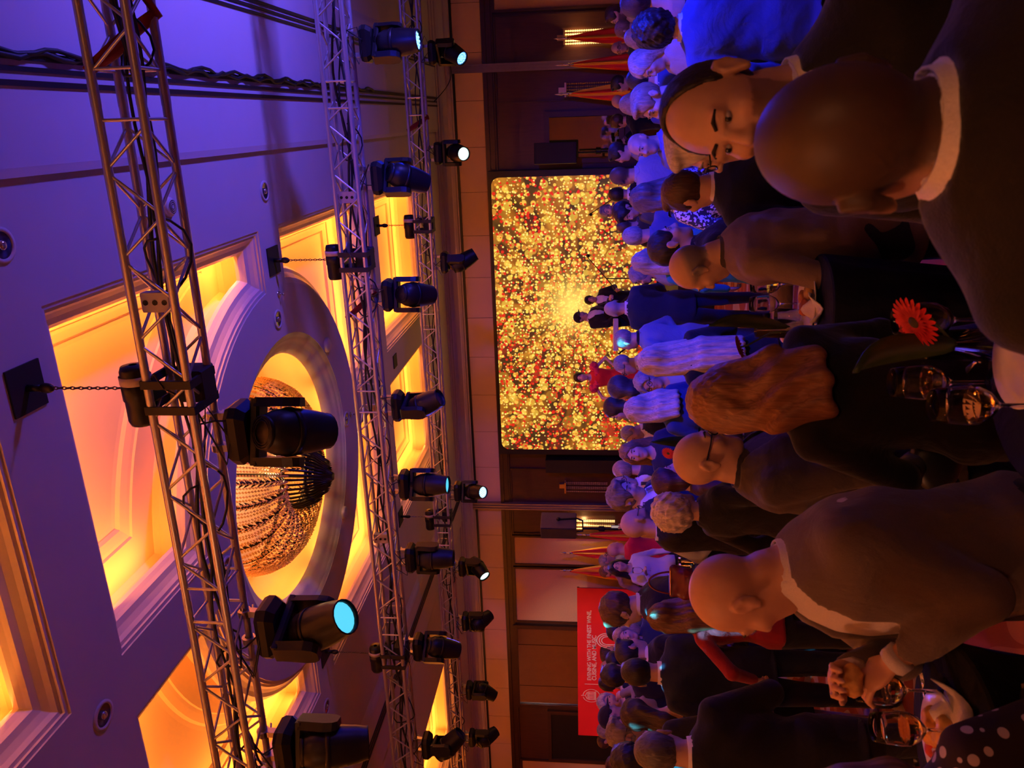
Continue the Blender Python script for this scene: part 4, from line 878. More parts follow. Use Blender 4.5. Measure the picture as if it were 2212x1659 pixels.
    def tint(v):
        q = (v-hc) @ hM; t_ = np.ones((len(v), 3), np.float32)
        def blend(m, c): t_[:] = t_*(1-m[:, None])+m[:, None]*np.array(c, np.float32)
        if face:
            lip = np.clip(1.4-(((q[:, 0])/0.022)**2+((q[:, 2]+0.066)/0.0115)**2), 0, 1)*(q[:, 1] > 0.07); blend(lip*0.8, (0.80, 0.48, 0.46) if sex == 'm' else (0.85, 0.28, 0.28))
            ck = np.clip(1-(((np.abs(q[:, 0])-0.042)/0.022)**2+((q[:, 2]+0.03)/0.02)**2), 0, 1)*(q[:, 1] > 0.04); blend(ck*0.35, (1.0, 0.78, 0.74))
        if beard:
            m = (q[:, 2] < -0.034)*(q[:, 1] > 0.004)*(q[:, 2] > -0.15)*(np.abs(q[:, 0]) < 0.08)*(~((np.abs(q[:, 0]) < 0.03)*(q[:, 2] > -0.047)))*(((q[:, 0]/0.02)**2+((q[:, 2]+0.066)/0.010)**2) > 1)
            blend(m*beard, hair_c/np.maximum(sk, 0.02)*0.9+0.05)
        if hair in ('shaved', 'bald_fringe'):
            rr_ = np.clip((0.078-q[:, 1]-np.clip(0.05-q[:, 2], 0, 1)*1.1)/0.02, 0, 1)*(q[:, 2] > -0.06)
            if hair == 'bald_fringe': rr_ = rr_*np.clip((0.055-q[:, 2])/0.03, 0, 1)
            blend(rr_*0.86, hair_c/np.maximum(sk, 0.02)*1.3)
        return t_
    body = add_part('body', g, skinmat(skin), e, tint)
    # ---- eyes and brows
    if face:
        for s_ in (1, -1):
          mb = MB(); mb.M = Matrix.Translation(Vector(hc)) @ Matrix(hM.tolist()).to_4x4(); mb.cur = 0; mb.sphere((s_*0.031, 0.0800, 0.006), (0.0130, 0.0105, 0.0072), 10, 6); mb.cur = 1; mb.sphere((s_*0.031, 0.0870, 0.0065), (0.0062, 0.0045, 0.0066), 8, 5)
          mb.build('eye', [plain('eye_white', (0.36, 0.31, 0.29), 0.3), plain('eye_iris', (0.02, 0.015, 0.012), 0.15)], e, True)
        for s_ in (1, -1):
          mb = MB(); mb.M = Matrix.Translation(Vector(hc)) @ Matrix(hM.tolist()).to_4x4(); mb.tube([(s_*0.014, 0.0935, 0.028), (s_*0.030, 0.0935, 0.034), (s_*0.050, 0.081, 0.029)], [0.0034, 0.0038, 0.0022], 6)
          bcol = tuple(min(0.25, c_*0.8) for c_ in hcol); mb.build('eyebrow', plain('brow', bcol, 0.8), e, True)
    # ---- hair
    hl0, hh_ = hc-0.20, hc+0.20
    if hair not in ('bald', 'shaved', 'bald_fringe', 'none'):
        hl0 = hl0.copy(); hh_ = hh_.copy()
        if hair in ('long', 'wavy', 'straight'): hl0[2] = hc[2]-0.36-long_; hl0[1] = min(hl0[1], -0.24)
        if hair == 'bun': hl0[1] -= 0.06
        g = G(hl0, hh_, hh)
        t_ = {'short': 0.012, 'thin': 0.006, 'crop': 0.008, 'full': 0.022, 'recede': 0.007, 'curly': 0.030, 'afro': 0.034}.get(hair, 0.016)
        nz = {'curly': 0.010, 'afro': 0.011, 'full': 0.006, 'wavy': 0.005}.get(hair, 0.002)
        g.ell(hl((0, -0.016, 0.030)), (0.0765+t_, 0.099+t_, 0.094+t_), hM, 0, nz=nz, nf=70)
        if hair in ('curly', 'afro'): g.ell(hl((0, -0.04, 0.02)), (0.09, 0.09, 0.11), hM, 0.02, nz=nz, nf=70)
        rec = {'recede': 0.064, 'thin': 0.02}.get(hair, 0.0)
        g.ell(hl((0, 0.125-rec, -0.046+rec*0.8)), (0.082, 0.088, 0.132), hM, 0.012, 's')
        nape = -0.075 if hair in ('short', 'crop', 'thin', 'recede', 'full', 'curly', 'bun') else -0.12
        g.ell(hl((0, 0.02, nape-0.105)), (0.16, 0.16, 0.10), hM, 0.02, 's')
        if hair in ('short', 'crop', 'thin', 'recede', 'full'):
            for s_ in (1, -1): g.ell(hl((s_*0.092, 0.012, -0.030)), (0.032, 0.040, 0.045), hM, 0.01, 's')
        if hair == 'quiff': pass
        if hair in ('full', 'short'): g.ell(hl((0, 0.045, 0.110)), (0.058, 0.050, 0.024), hM, 0.02, nz=nz, nf=70)
        if hair in ('long', 'wavy', 'straight', 'bob'):
            L_ = 0.13 if hair == 'bob' else 0.30+long_
            for s_ in (-1, -0.5, 0, 0.5, 1):
                a_ = hl((s_*0.068, -0.040+0.02*abs(s_), 0.01)); b_ = a_+np.array([s_*0.012, -0.030 if abs(s_) < 0.9 else -0.005, -L_*0.55]); c_ = b_+np.array([s_*0.008, 0.0, -L_*0.45])
                if hair == 'bob': b_ = a_+np.array([s_*0.008, 0.012, -L_*0.7]); c_ = b_+np.array([-s_*0.006, 0.015, -L_*0.3])
                if hair != 'bob': b_[1] = min(b_[1], -0.088+ly(1.45)+0.02*abs(s_)); c_[1] = (-0.138 if abs(s_) < 0.9 else -0.115)*(0.5+0.5*fat)+ly(1.3); c_[0] *= 1.0
                g.cone(a_, b_, 0.046, 0.045, 0.03); g.cone(b_, c_, 0.045, 0.026 if hair != 'bob' else 0.034, 0.03)
            if hair == 'wavy':
                q = (slice(None),)*3; X, Y, Z = g.xyz(q); g.d += (0.007*np.sin(X*75+Z*14+2*np.sin(Z*21))*np.clip((hc[2]+0.07-Z)*12, 0.15, 1)).astype(np.float32)
            if hair == 'straight' or hair == 'long':
                q = (slice(None),)*3; X, Y, Z = g.xyz(q); g.d += (0.0035*np.sin(X*130+2*np.sin(Z*9))).astype(np.float32)
        if hair == 'bun': g.ell(hl((0, -0.105, 0.035)), (0.045, 0.04, 0.042), hM, 0.012, nz=0.004, nf=80)
        if hair == 'pony': g.cone(hl((0, -0.11, 0.03)), hl((0, -0.14, -0.14)), 0.035, 0.02, 0.02)
        add_part('hair', g, hairmat(tuple(hcol)), e)
    if extra and 'cap' in extra:
        g = G(hc-0.2, hc+0.2, hh); g.ell(hl((0, -0.012, 0.036)), (0.094, 0.117, 0.105), hM, 0); g.ell(hl((0, 0.0, -0.10)), (0.2, 0.2, 0.135), hM, 0.004, 's'); g.ell(hl((0, 0.115, 0.042)), (0.075, 0.075, 0.010), hM, 0.01)
        add_part('cap', g, fabric(extra['cap']), e)
    if beard and beard > 0.9 and d < 14:
        g = G(hc-0.2, hc+0.2, hh); g.ell(hl((0, 0.040, -0.070)), (0.066, 0.064, 0.062), hM, 0, nz=0.003, nf=90); g.ell(hl((0, 0.10, -0.035)), (0.05, 0.06, 0.042), hM, 0.01, 's'); g.ell(hl((0, -0.05, -0.02)), (0.12, 0.09, 0.12), hM, 0.01, 's')
        add_part('beard', g, hairmat(tuple(hcol)), e)
    if glasses:
        mb = MB(); mb.M = Matrix.Translation(Vector(hc)) @ Matrix(hM.tolist()).to_4x4()
        for s_ in (1, -1):
            mb.tube([(s_*0.032+0.023*math.cos(a), 0.108-0.010*abs(math.cos(a))*(1 if math.cos(a)*s_ > 0 else 0), 0.004+0.019*math.sin(a)) for a in [i*PI/6 for i in range(13)]], 0.0028, 5, False)
            mb.tube([(s_*0.055, 0.10, 0.010), (s_*0.079, 0.07, 0.010), (s_*0.082, -0.01, 0.012)], 0.0028, 5)
        mb.tube([(-0.009, 0.108, 0.008), (0.009, 0.108, 0.008)], 0.0025, 5); mb.build('glasses', plain('frame_black', (0.01, 0.01, 0.01), 0.3), e)
    # ---- top
    fm = fabric(tuple(tcol)); nk = 0.010
    neck = ((0, ly(1.44)-0.012, 1.40), hl((0, -0.028, -0.06)))
    def sleeves(g, inf, wcut=0.0, wr=0.003):
        for s_ in (1, -1):
            S_, E_, W_ = J[s_]; We = W_+(E_-W_)*wcut
            g.cone(S_, E_, 0.049*ar+inf, 0.043*ar+inf, 0.035)
            if wcut < 0.99: g.cone(E_, We, 0.042*ar+inf, 0.031*ar+inf, 0.02)
    if top in ('suit', 'jacket', 'blazer'):
        lo2 = lo-0.03; hi2 = hi+0.03; lo2[2] = hemz-0.05; hi2[2] = max(1.60, max(J[1][2][2], J[-1][2][2])+0.08); lo2[2] = min(lo2[2], J[1][2][2]-0.08, J[-1][2][2]-0.08)
        g = G(lo2, hi2, hcl); PJ = [[hemz, P[1][1]+0.006, P[1][2]+0.008, P[1][3]]]+[r for r in P if r[0] > hemz+0.02]
        g.torso(PJ, 0.014, 0.03, ln, wr=0.0035 if d > 4 else 0.0055); sleeves(g, 0.013, 0.06)
        for s_ in (1, -1): g.cone((s_*0.05, ly(1.44)-0.03, 1.445), J[s_][0]+np.array([0, -0.005, 0.012]), 0.028, 0.040, 0.03)
        for s_ in (1, -1):       # lapels
            g.cone((s_*0.075, ly(1.40)+0.085, 1.40), (s_*0.025, ly(1.12)+P[4][2]+0.02, 1.14), 0.014, 0.018, 0.012)
        g.cone(neck[0], neck[1], 0.075*ar**0.5, 0.070*ar**0.5, 0.006, 's')
        g.cone((0, ly(1.44)-0.055, 1.435), (0, ly(1.44)-0.048, 1.452), 0.052, 0.050, 0.02); g.cone(neck[0], neck[1], 0.068*ar**0.5, 0.064*ar**0.5, 0.004, 's')
        q = g.sl((-0.16, ly(1.2)+0.03, 1.10 if not open_ else hemz-0.05), (0.16, 0.6, 1.5))      # open front: V and a narrow slit
        if q is not None:
            X, Y, Z = g.xyz(q); wv = np.maximum(np.clip((Z-1.10)*0.25, 0, 0.075), open_*np.clip((Z-0.70)*3, 0, 1)); g.put(q, (np.abs(X)-wv)*0.9+np.clip(ly(1.2)+0.05-Y, 0, 1), 0.003, 's')
        add_part('jacket', g, fm, e)
        g = G((-0.26, -0.22, 0.80 if open_ else 0.98), (0.26, 0.5, 1.56), hcl); g.torso(P, 0.006 if open_ else 0.004, 0.02, ln, zlo=0.84 if open_ else 1.0); g.cone((0, ly(1.45)-0.012, 1.44), neck[1], 0.066*ar**0.5, 0.062*ar**0.5, 0.01); g.cut_z(1.505, True)
        add_part('shirt', g, fabric(tuple(shirt)), e)
        # stand-up collar ring
        c0 = np.array([0, ly(1.47)-0.014, 1.462]); c1 = np.array([0, ly(1.5)-0.008, 1.505]); mb = MB(); L0 = []; L1 = []; L2 = []; L3 = []
        for k in range(24):
            a = 2*PI*k/24; cs_, sn = math.cos(a), math.sin(a); dz = -0.022*max(0, sn); r0, r1 = 0.079*ar**0.4, 0.071*ar**0.4
            L0.append((c0[0]+r0*cs_, c0[1]+r0*sn*1.02, c0[2]-0.005+dz)); L1.append((c1[0]+r1*cs_, c1[1]+r1*sn, c1[2]+dz*0.9)); L2.append((c1[0]+(r1-0.004)*cs_, c1[1]+(r1-0.004)*sn, c1[2]+dz*0.9)); L3.append((c0[0]+(r0-0.006)*cs_, c0[1]+(r0-0.006)*sn, c0[2]-0.005+dz))
        mb.loft([L0, L1, L2, L3]); mb.build('collar', fabric(tuple(shirt)), e, True)
        for s_ in (1, -1):       # shirt cuffs
            S_, E_, W_ = J[s_]; a_ = W_+(E_-W_)*0.10; b_ = W_+(E_-W_)*-0.02; mb = MB(); mb.tube([a_, b_], [0.035*ar, 0.034*ar], 10); mb.build('cuff', fabric(tuple(shirt)), e, True)
        if tie:
            fy = lambda z: float(np.interp(z, [r[0] for r in P], [r[2]+r[3] for r in P]))+ly(z)+0.010
            mb = MB(); mb.tube([(0, fy(1.44)+0.015, 1.455), (0, fy(1.41)+0.012, 1.425), (0, fy(1.3), 1.30), (0, fy(1.1), 1.10)], [0.018, 0.014, 0.026, 0.034], 8, flat=0.3); mb.build('tie', fabric(tuple(tie)), e, True)
    else:
        sl_ = {'tee': 0.99, 'polo': 0.99, 'dress0': 1.0, 'blouse': 0.1, 'shirt': 0.07, 'sweater': 0.07, 'vest': 0.07, 'dress': 0.07, 'strap': 1.0}.get(top, 0.07)
        lo2 = lo-0.03; hi2 = hi+0.03; hz = 0.86 if top in ('tee', 'polo', 'shirt', 'blouse', 'sweater', 'vest') else 0.80
        if top in ('dress', 'dress0', 'strap') and skirt: hz = 0.80
        lo2[2] = min(hz-0.03, J[1][2][2]-0.08, J[-1][2][2]-0.08); hi2[2] = max(1.62, J[1][2][2]+0.1, J[-1][2][2]+0.1)
        g = G(lo2, hi2, hcl); inf = 0.016 if top == 'sweater' else 0.010
        PT = [[hz, P[1][1]+0.008, P[1][2]+0.010, P[1][3]], [0.96, P[2][1]+0.008, P[2][2]+0.008, P[2][3]]]+[r for r in P if r[0] > 1.0]
        g.torso(PT, inf, 0.03, ln, wr=0.003)
        if top in ('tee', 'polo'):
            for s_ in (1, -1): S_, E_, W_ = J[s_]; g.cone(S_, S_+(E_-S_)*0.72, 0.054*ar+inf, 0.052*ar+inf, 0.03)
        elif top not in ('dress0', 'strap'): sleeves(g, inf, sl_)
        if top == 'strap': g.cut_z(1.32+0.0, True)
        else: g.cone(neck[0], neck[1], 0.071*ar**0.5, 0.068*ar**0.5, 0.006, 's')
        if top in ('dress', 'dress0', 'blouse', 'tee'): g.ell((0, ly(1.45)+0.05, 1.475), (0.075, 0.10, 0.055), None, 0.01, 's')
        mm = fm if not (extra and extra.get('topmat')) else extra['topmat']
        add_part({'tee': 'shirt', 'polo': 'shirt', 'strap': 'dress', 'dress0': 'dress', 'vest': 'shirt'}.get(top, top), g, fabric(tuple(shirt)) if top == 'vest' else mm, e)
        if top == 'vest':
            g = G((-0.3, -0.25, 0.82), (0.3, 0.4, 1.55), hcl); g.torso(PT, 0.024, 0.03, ln); 
            for s_ in (1, -1): g.ell(J[s_][0]+np.array([s_*0.055, 0, -0.06]), (0.07, 0.11, 0.13), None, 0.01, 's')
            g.cone(neck[0], neck[1], 0.080, 0.075, 0.006, 's'); add_part('vest', g, fm, e)
        if top in ('polo', 'shirt', 'vest'):
            mb = MB(); c0 = np.array([0, ly(1.47)-0.016, 1.462]); cc = shirt if top == 'vest' else [min(1, x*1.1) for x in tcol]
            L = []
            for rr_, zz in ((0.082, -0.012), (0.076, 0.03), (0.071, 0.03), (0.070, -0.01)): L.append([(rr_*ar**0.4*math.cos(2*PI*k/20), c0[1]+rr_*ar**0.4*math.sin(2*PI*k/20), c0[2]+zz-0.022*max(0, math.sin(2*PI*k/20))) for k in range(20)])
            mb.loft(L); mb.build('collar', fabric(tuple(cc)), e, True)
    # ---- bottom
    bk, bc_ = bottom if bottom else ('trousers', (0.015, 0.015, 0.02))
    if skirt:
        key = ('skirt', sex, round(fat, 2), round(hcl, 3)); 
        g = G((-0.34, -0.3, 0.38), (0.34, 0.3, 1.02), max(0.013, hcl)); z0 = 0.46
        g.torso([(z0, 0.22, 0.18, 0), (0.7, 0.20, 0.15, 0), (0.92, 0.182*fat, 0.128*fat, -0.005), (1.0, 0.16*fat, 0.115*fat, 0)], 0.008, 0.01, None, wr=0.004); add_part('skirt', g, fabric(tuple(bc_)), e)
    else:
        key = ('tr', sex, round(fat, 1), round(max(0.014, hcl)*500))
        if key not in _leg:
            g = G((-0.3, -0.24, 0.02), (0.3, 0.26, 1.02), max(0.014, hcl)); g.torso([r for r in P if r[0] < 1.0]+[[1.0, P[2][1]*0.97, P[2][2]*0.97, P[2][3]]], 0.006, 0.02, None)
            for s_ in (1, -1):
                g.cone((s_*0.092, -0.005, 0.84), (s_*0.098, 0.012, 0.48), 0.093*fat, 0.070, 0.03); g.cone((s_*0.098, 0.012, 0.48), (s_*0.105, -0.012, 0.07), 0.070, 0.058, 0.02)
            g.cut_z(0.045); v, f_ = g.mesh(); _leg[key] = np_mesh('trousers', v, f_, fabric((0.015, 0.015, 0.02)))
            g = G((-0.08, -0.14, -0.004), (0.08, 0.26, 0.16), 0.012); g.cone((0, -0.04, 0.045), (0, 0.14, 0.030), 0.043, 0.032, 0.01); g.cone((0, -0.02, 0.04), (0, -0.015, 0.11), 0.042, 0.040, 0.02)
            g.cut_z(0.0); v, f_ = g.mesh(); _leg[key+('shoe',)] = np_mesh('shoe', v, f_, plain('shoe_leather', (0.012, 0.010, 0.010), 0.3))
        o = bpy.data.objects.new('trousers', _leg[key]); COL.objects.link(o); o.parent = e; o.material_slots[0].link = 'OBJECT'; o.material_slots[0].material = fabric(tuple(bc_))
        for s_ in (1, -1): o = bpy.data.objects.new('shoe', _leg[key+('shoe',)]); COL.objects.link(o); o.parent = e; o.location = (s_*0.108, 0, 0); o.rotation_euler = (0, 0, -s_*0.12)
    info = dict(e=e, J=J, hc=hc, hM=hM, H=H, ly=ly); return info
_leg = {}
PEOPLE = {}
SPEC = []
def P_(key, x, y, d, phi, label, **kw): SPEC.append([key, x, y, d, phi, label, kw])
def place_people():
    """x,y: photo position of the top of the head; d: distance; phi: 0 faces away, 90 faces right, 180 faces the camera, 270 faces left"""
    D = [q[3] for q in SPEC]
    for it in range(60):            # spread people apart along their sight lines so that nobody stands inside another
        for i in range(len(SPEC)):
            for j in range(i):
                a, b = at_d(SPEC[i][1], SPEC[i][2], D[i]), at_d(SPEC[j][1], SPEC[j][2], D[j]); dd = math.hypot(a[0]-b[0], a[1]-b[1]); m = min(D[i], D[j])
                if dd < 0.50 and m > 3.0:
                    k = 0.012*(1 if D[i] >= D[j] else -1); D[i] += k; D[j] -= k
    for (key, x, y, d0, phi, label, kw), d in zip(SPEC, D):
        p = at_d(x, y, d); away = math.atan2(p[1], p[0]); rz = away-math.radians(phi)-PI/2; kw = dict(kw)
        ztop = p[2]-(0.015 if kw.get('hair', 'short') not in ('bald', 'shaved', 'bald_fringe') else 0.0)
        base = kw.pop('base', 0.0); Hh = (ztop-base)*1.75/(1.75-kw.get('nd', 0.018)); ln = kw.get('lean', 0)
        if ln or kw.get('head'): Hh *= 1+0.0022*max(0, kw.get('head', (0, 0, 0))[1]-12)*0.6      # bowed heads lower the crown
        off = ln*0.6**1.25*Hh/1.75*0.9; loc = (p[0]-math.cos(rz+PI/2)*off, p[1]-math.sin(rz+PI/2)*off, base)
        PEOPLE[key] = build_person(label, loc, rz, Hh, d, **kw); PEOPLE[key].update(loc=loc, rz=rz, d=d)
        if not (1.5 <= Hh <= 1.95) or abs(d-d0) > 0.4: LOG('HEIGHT', key, round(Hh, 2), d0, round(d, 2))
def hand_world(key, s_, fwd=0.09):
    q = PEOPLE[key]; S_, E_, W_ = q['J'][s_]; u = (W_-E_)/np.linalg.norm(W_-E_); p = (W_+u*fwd)*q['H']/1.75; c, s = math.cos(q['rz']), math.sin(q['rz'])
    return np.array([q['loc'][0]+p[0]*c-p[1]*s, q['loc'][1]+p[0]*s+p[1]*c, q['loc'][2]+p[2]])
# ================================================================ THE GUESTS
SK = (0.56, 0.34, 0.23); SK2 = (0.62, 0.40, 0.29); SK3 = (0.48, 0.28, 0.18)
DK = (0.018, 0.013, 0.010); BR = (0.075, 0.038, 0.018); LB = (0.22, 0.12, 0.055); BL = (0.38, 0.26, 0.14); GY = (0.30, 0.28, 0.27); WH = (0.62, 0.57, 0.54)
NAVY = (0.018, 0.022, 0.05); BLK = (0.011, 0.011, 0.013); CHAR = (0.035, 0.033, 0.038)
tro = lambda c=BLK: ('trousers', c)
sk_ = lambda c=BLK: ('skirt', c)
# --- nearest
P_('N1', 1622, 302, 0.97, 338, 'man seen from behind with shaved dark hair and white collar, nearest to the camera', hair='shaved', hcol=DK, skin=(0.42, 0.24, 0.16), tcol=(0.020, 0.017, 0.015), fat=1.2, head=(0, -2, 0), face=False, arms=('bent', 'bent'), nd=0.06)
P_('N2', 1412, 225, 1.58, 203, 'balding bearded man in dark suit looking down beside the nearest head', hair='recede', hcol=DK, skin=SK, beard=0.55, tcol=BLK, head=(-4, -3, 7), fat=1.05)
P_('N2b', 1426, 275, 2.55, 262, 'white haired man with glasses behind the bearded face', hair='short', hcol=WH, tcol=(0.06, 0.045, 0.04), glasses=True, head=(0, 10, 0), skin=SK2)
P_('N3', 1424, 408, 3.7, 322, 'man in navy suit with cyan light on his ear, seen from behind', hair='short', hcol=BR, tcol=NAVY, head=(8, 6, 0), fat=1.05)
P_('N4', 1450, 548, 3.3, 287, 'grey fringed man in brown jacket bending over the buffet table', hair='bald_fringe', hcol=(0.12, 0.11, 0.11), tcol=(0.19, 0.135, 0.12), shirt=(0.05, 0.04, 0.04), head=(0, 24, 0), lean=0.16, arms=('reach', 'low'), hemz=0.72, bottom=tro(NAVY), fat=1.05)
P_('N5', 1393, 535, 4.25, 84, 'dark haired young man in profile behind the brown jacket', hair='crop', hcol=DK, tcol=BLK, shirt=BLK, skin=SK2)
P_('N6', 1478, 850, 2.3, 338, 'woman with wavy chestnut hair in black, seen from behind', sex='f', hair='wavy', hcol=(0.30, 0.135, 0.055), top='blazer', tcol=BLK, shirt=(0.16, 0.13, 0.13), head=(0, 8, -6), arms=('low', 'low'), fat=1.1, long_=-0.07, bottom=tro())
P_('N7', 1448, 1006, 2.85, 106, 'bald man with black glasses in dark brown jacket', hair='bald', glasses=True, tcol=(0.055, 0.042, 0.040), shirt=(0.03, 0.025, 0.03), head=(0, 10, 0), fat=1.1, arms=('low', 'bent'), lean=0.05)
P_('N8', 1496, 1228, 1.96, 254, 'bald man in taupe suit leaning over and holding bread', hair='bald', skin=(0.58, 0.31, 0.20), tcol=(0.13, 0.095, 0.085), shirt=(0.62, 0.55, 0.55), head=(-40, 24, 0), lean=0.15, fat=1.16, belly=0.15, open_=0.075, arms=(((0.08, 0.24, 1.34), (0.8, -0.4, -0.8)), ((0.02, 0.24, 1.27), (0.8, -0.4, -0.8))))
P_('N9', 1364, 1621, 3.6, 12, 'grey cropped man in black suit with white collar at the left edge', hair='crop', hcol=(0.12, 0.11, 0.10), tcol=BLK, arms=('bent', 'bent'))
dot = NT('polka_dots'); vv_ = dot.new('ShaderNodeTexVoronoi'); vv_.inputs['Scale'].default_value = 26; vv_.inputs['Randomness'].default_value = 0.55; dot.link(dot.coord(), vv_.inputs['Vector'])
dot.link(dot.mix(dot.math('LESS_THAN', vv_.outputs['Distance'], 0.30), (0.030, 0.014, 0.016), (0.62, 0.52, 0.52)), dot.b.inputs['Base Color']); dot.b.inputs['Roughness'].default_value = 0.8
P_('N10', 1690, 1765, 1.5, 25, 'woman in dark dress with white polka dots in the bottom corner', sex='f', hair='bob', hcol=(0.16, 0.08, 0.06), top='dress', tcol=(0.03, 0.015, 0.02), arms=('bent', 'side'), bottom=sk_((0.03, 0.015, 0.02)), extra={'topmat': dot.m}, fat=1.1)
# --- right part of the crowd under the blue wash
P_('BA', 1369, 65, 4.5, 350, 'man with curly dark hair in blue suit at the right edge', hair='curly', hcol=(0.02, 0.016, 0.02), tcol=(0.05, 0.09, 0.30), shirt=(0.6, 0.65, 0.7), fat=1.05)
P_('BE', 1338, 8, 5.7, 345, 'dark haired woman with bare shoulders cut by the right edge', sex='f', hair='bun', hcol=(0.05, 0.02, 0.02), top='strap', tcol=(0.05, 0.03, 0.05), bottom=sk_())
P_('BD', 1305, 31, 10.2, 255, 'bearded man in profile below the far right sconce', hair='short', hcol=BR, beard=0.8, top='shirt', tcol=(0.28, 0.24, 0.30))
P_('BC', 1325, 63, 9.3, 288, 'short haired man looking left below the rightmost flag', hair='crop', hcol=LB, top='tee', tcol=CHAR)
P_('BH', 1347, 82, 7.3, 352, 'woman with pale bob between curly hair and bespectacled man', sex='f', hair='bob', hcol=BL, top='blouse', tcol=(0.3, 0.3, 0.4))
P_('BB', 1319, 104, 11.6, 192, 'bald man with round black glasses and crossed arms by the flags', hair='bald', glasses=True, top='shirt', tcol=(0.03, 0.05, 0.04), arms=('cross', 'cross'))
P_('AZ', 1358, 126, 5.7, 238, 'woman with white blonde hair looking down, right of the cropped head', sex='f', hair='long', hcol=(0.45, 0.38, 0.32), top='blouse', tcol=(0.38, 0.34, 0.36), head=(0, 20, 0), skin=SK2, arms=('bent', 'bent'))
P_('AY', 1349, 172, 6.3, 345, 'dark haired man in bright blue jacket seen from behind', hair='crop', hcol=DK, tcol=(0.04, 0.07, 0.22), shirt=(0.6, 0.6, 0.65))
P_('BF', 1318, 180, 11.2, 275, 'dark haired man before the second flag from the mirror', hair='short', hcol=DK, top='shirt', tcol=(0.06, 0.08, 0.09))
P_('AX', 1357, 211, 4.8, 243, 'fair short haired guest with violet lit face looking left', hair='short', hcol=(0.36, 0.23, 0.13), skin=SK2, top='sweater', tcol=(0.03, 0.04, 0.12), head=(0, 8, 0))
P_('BG', 1320, 219, 12.1, 300, 'bald man with cyan light on his crown near the mirror flag', hair='bald', top='shirt', tcol=CHAR)
P_('BG2', 1336, 226, 7.6, 335, 'fair haired guest glowing blue behind the violet face', sex='f', hair='bob', hcol=BL, top='sweater', tcol=(0.05, 0.06, 0.2))
P_('BI', 1318, 262, 12.6, 300, 'photographer in black raising a camera before the mirror', hair='full', hcol=BR, top='shirt', tcol=BLK, arms=('phone', 'phone'))
P_('AW', 1312, 328, 9.4, 268, 'dark haired man in left profile under the flat monitor', hair='short', hcol=DK, top='shirt', tcol=(0.2, 0.2, 0.3), skin=SK2)
P_('AV', 1354, 312, 6.3, 216, 'bald bearded man holding a glass under blue light', hair='bald', beard=0.6, hcol=GY, top='shirt', tcol=(0.12, 0.15, 0.5), arms=('glass', 'down'))
P_('AU', 1315, 380, 7.9, 325, 'man with shaved head in lilac polo at the right screen edge', hair='shaved', hcol=DK, top='polo', tcol=(0.34, 0.33, 0.42))
P_('AT', 1359, 428, 5.4, 325, 'woman with long brown hair and speckled glitter sweater', sex='f', hair='long', hcol=(0.13, 0.085, 0.07), top='sweater', tcol=(0.3, 0.3, 0.4), arms=('glass', 'bent'), extra={'topmat': None}, long_=0.03)
P_('AS', 1313, 420, 10.2, 5, 'black haired man from behind below the screen corner', hair='short', hcol=DK, tcol=BLK)
P_('AR', 1325, 448, 8.5, 233, 'young man in navy tee looking down at a glass', hair='full', hcol=DK, skin=SK2, top='tee', tcol=(0.05, 0.06, 0.13), head=(0, 24, 0), arms=('bent', 'bent'))
P_('AQ', 1330, 490, 9.6, 0, 'cropped head behind the blue lit grey hair', hair='shaved', hcol=DK, top='tee', tcol=CHAR)
P_('AP', 1341, 510, 7.1, 345, 'grey cropped man with pale collar glowing blue', hair='crop', hcol=(0.34, 0.33, 0.33), top='polo', tcol=(0.10, 0.12, 0.25))
P_('AO', 1362, 566, 6.6, 350, 'woman with long straight fair hair in teal dress', sex='f', hair='straight', hcol=(0.42, 0.34, 0.25), top='dress', tcol=(0.02, 0.22, 0.27), bottom=sk_((0.02, 0.22, 0.27)), long_=0.05)
P_('AN', 1359, 592, 8.6, 258, 'woman with curly grey hair before the boom microphone', sex='f', hair='curly', hcol=GY, top='blouse', tcol=(0.3, 0.3, 0.4))
P_('AK', 1303, 666, 9.1, 345, 'bald man in dark jacket standing alone on the dance floor', hair='shaved', hcol=GY, tcol=(0.022, 0.03, 0.055), bottom=tro((0.025, 0.03, 0.06)), arms=('low', 'low'), head=(0, 6, 0))
P_('AJ', 1323, 732, 8.2, 296, 'grey haired man in denim jacket with hand on hip', hair='thin', hcol=GY, top='jacket', tcol=(0.20, 0.27, 0.42), shirt=BLK, bottom=tro((0.05, 0.07, 0.15)), arms=('hip', 'hip'), skin=SK2)
P_('AF', 1322, 786, 8.7, 262, 'man with glasses and receding hair below the singer', hair='thin', hcol=GY, glasses=True, tcol=NAVY)
P_('AG', 1374, 776, 5.0, 335, 'woman with very long straight blonde hair and black top', sex='f', hair='straight', hcol=(0.55, 0.44, 0.34), top='blouse', tcol=BLK, head=(0, 10, 0), arms=('bent', 'bent'), long_=0.22)
P_('AH', 1370, 824, 6.9, 205, 'woman with braided grey hair and glasses facing the camera', sex='f', hair='curly', hcol=GY, glasses=True, top='blouse', tcol=(0.25, 0.35, 0.5), arms=('bent', 'bent'))
P_('AE2', 1311, 836, 7.5, 292, 'dark haired woman with smooth bob under the singer', sex='f', hair='bob', hcol=(0.04, 0.035, 0.05), top='blouse', tcol=(0.1, 0.1, 0.2))
P_('AE1', 1302, 880, 8.3, 262, 'woman with dark hair and side glance left of the singer', sex='f', hair='bob', hcol=DK, top='blouse', tcol=CHAR, skin=SK2)
P_('AE3', 1346, 884, 5.9, 335, 'woman with long fair hair and draped navy dress', sex='f', hair='straight', hcol=(0.48, 0.40, 0.33), top='dress', tcol=(0.03, 0.05, 0.16), bottom=sk_((0.03, 0.05, 0.16)), arms=('bent', 'low'), long_=-0.05)
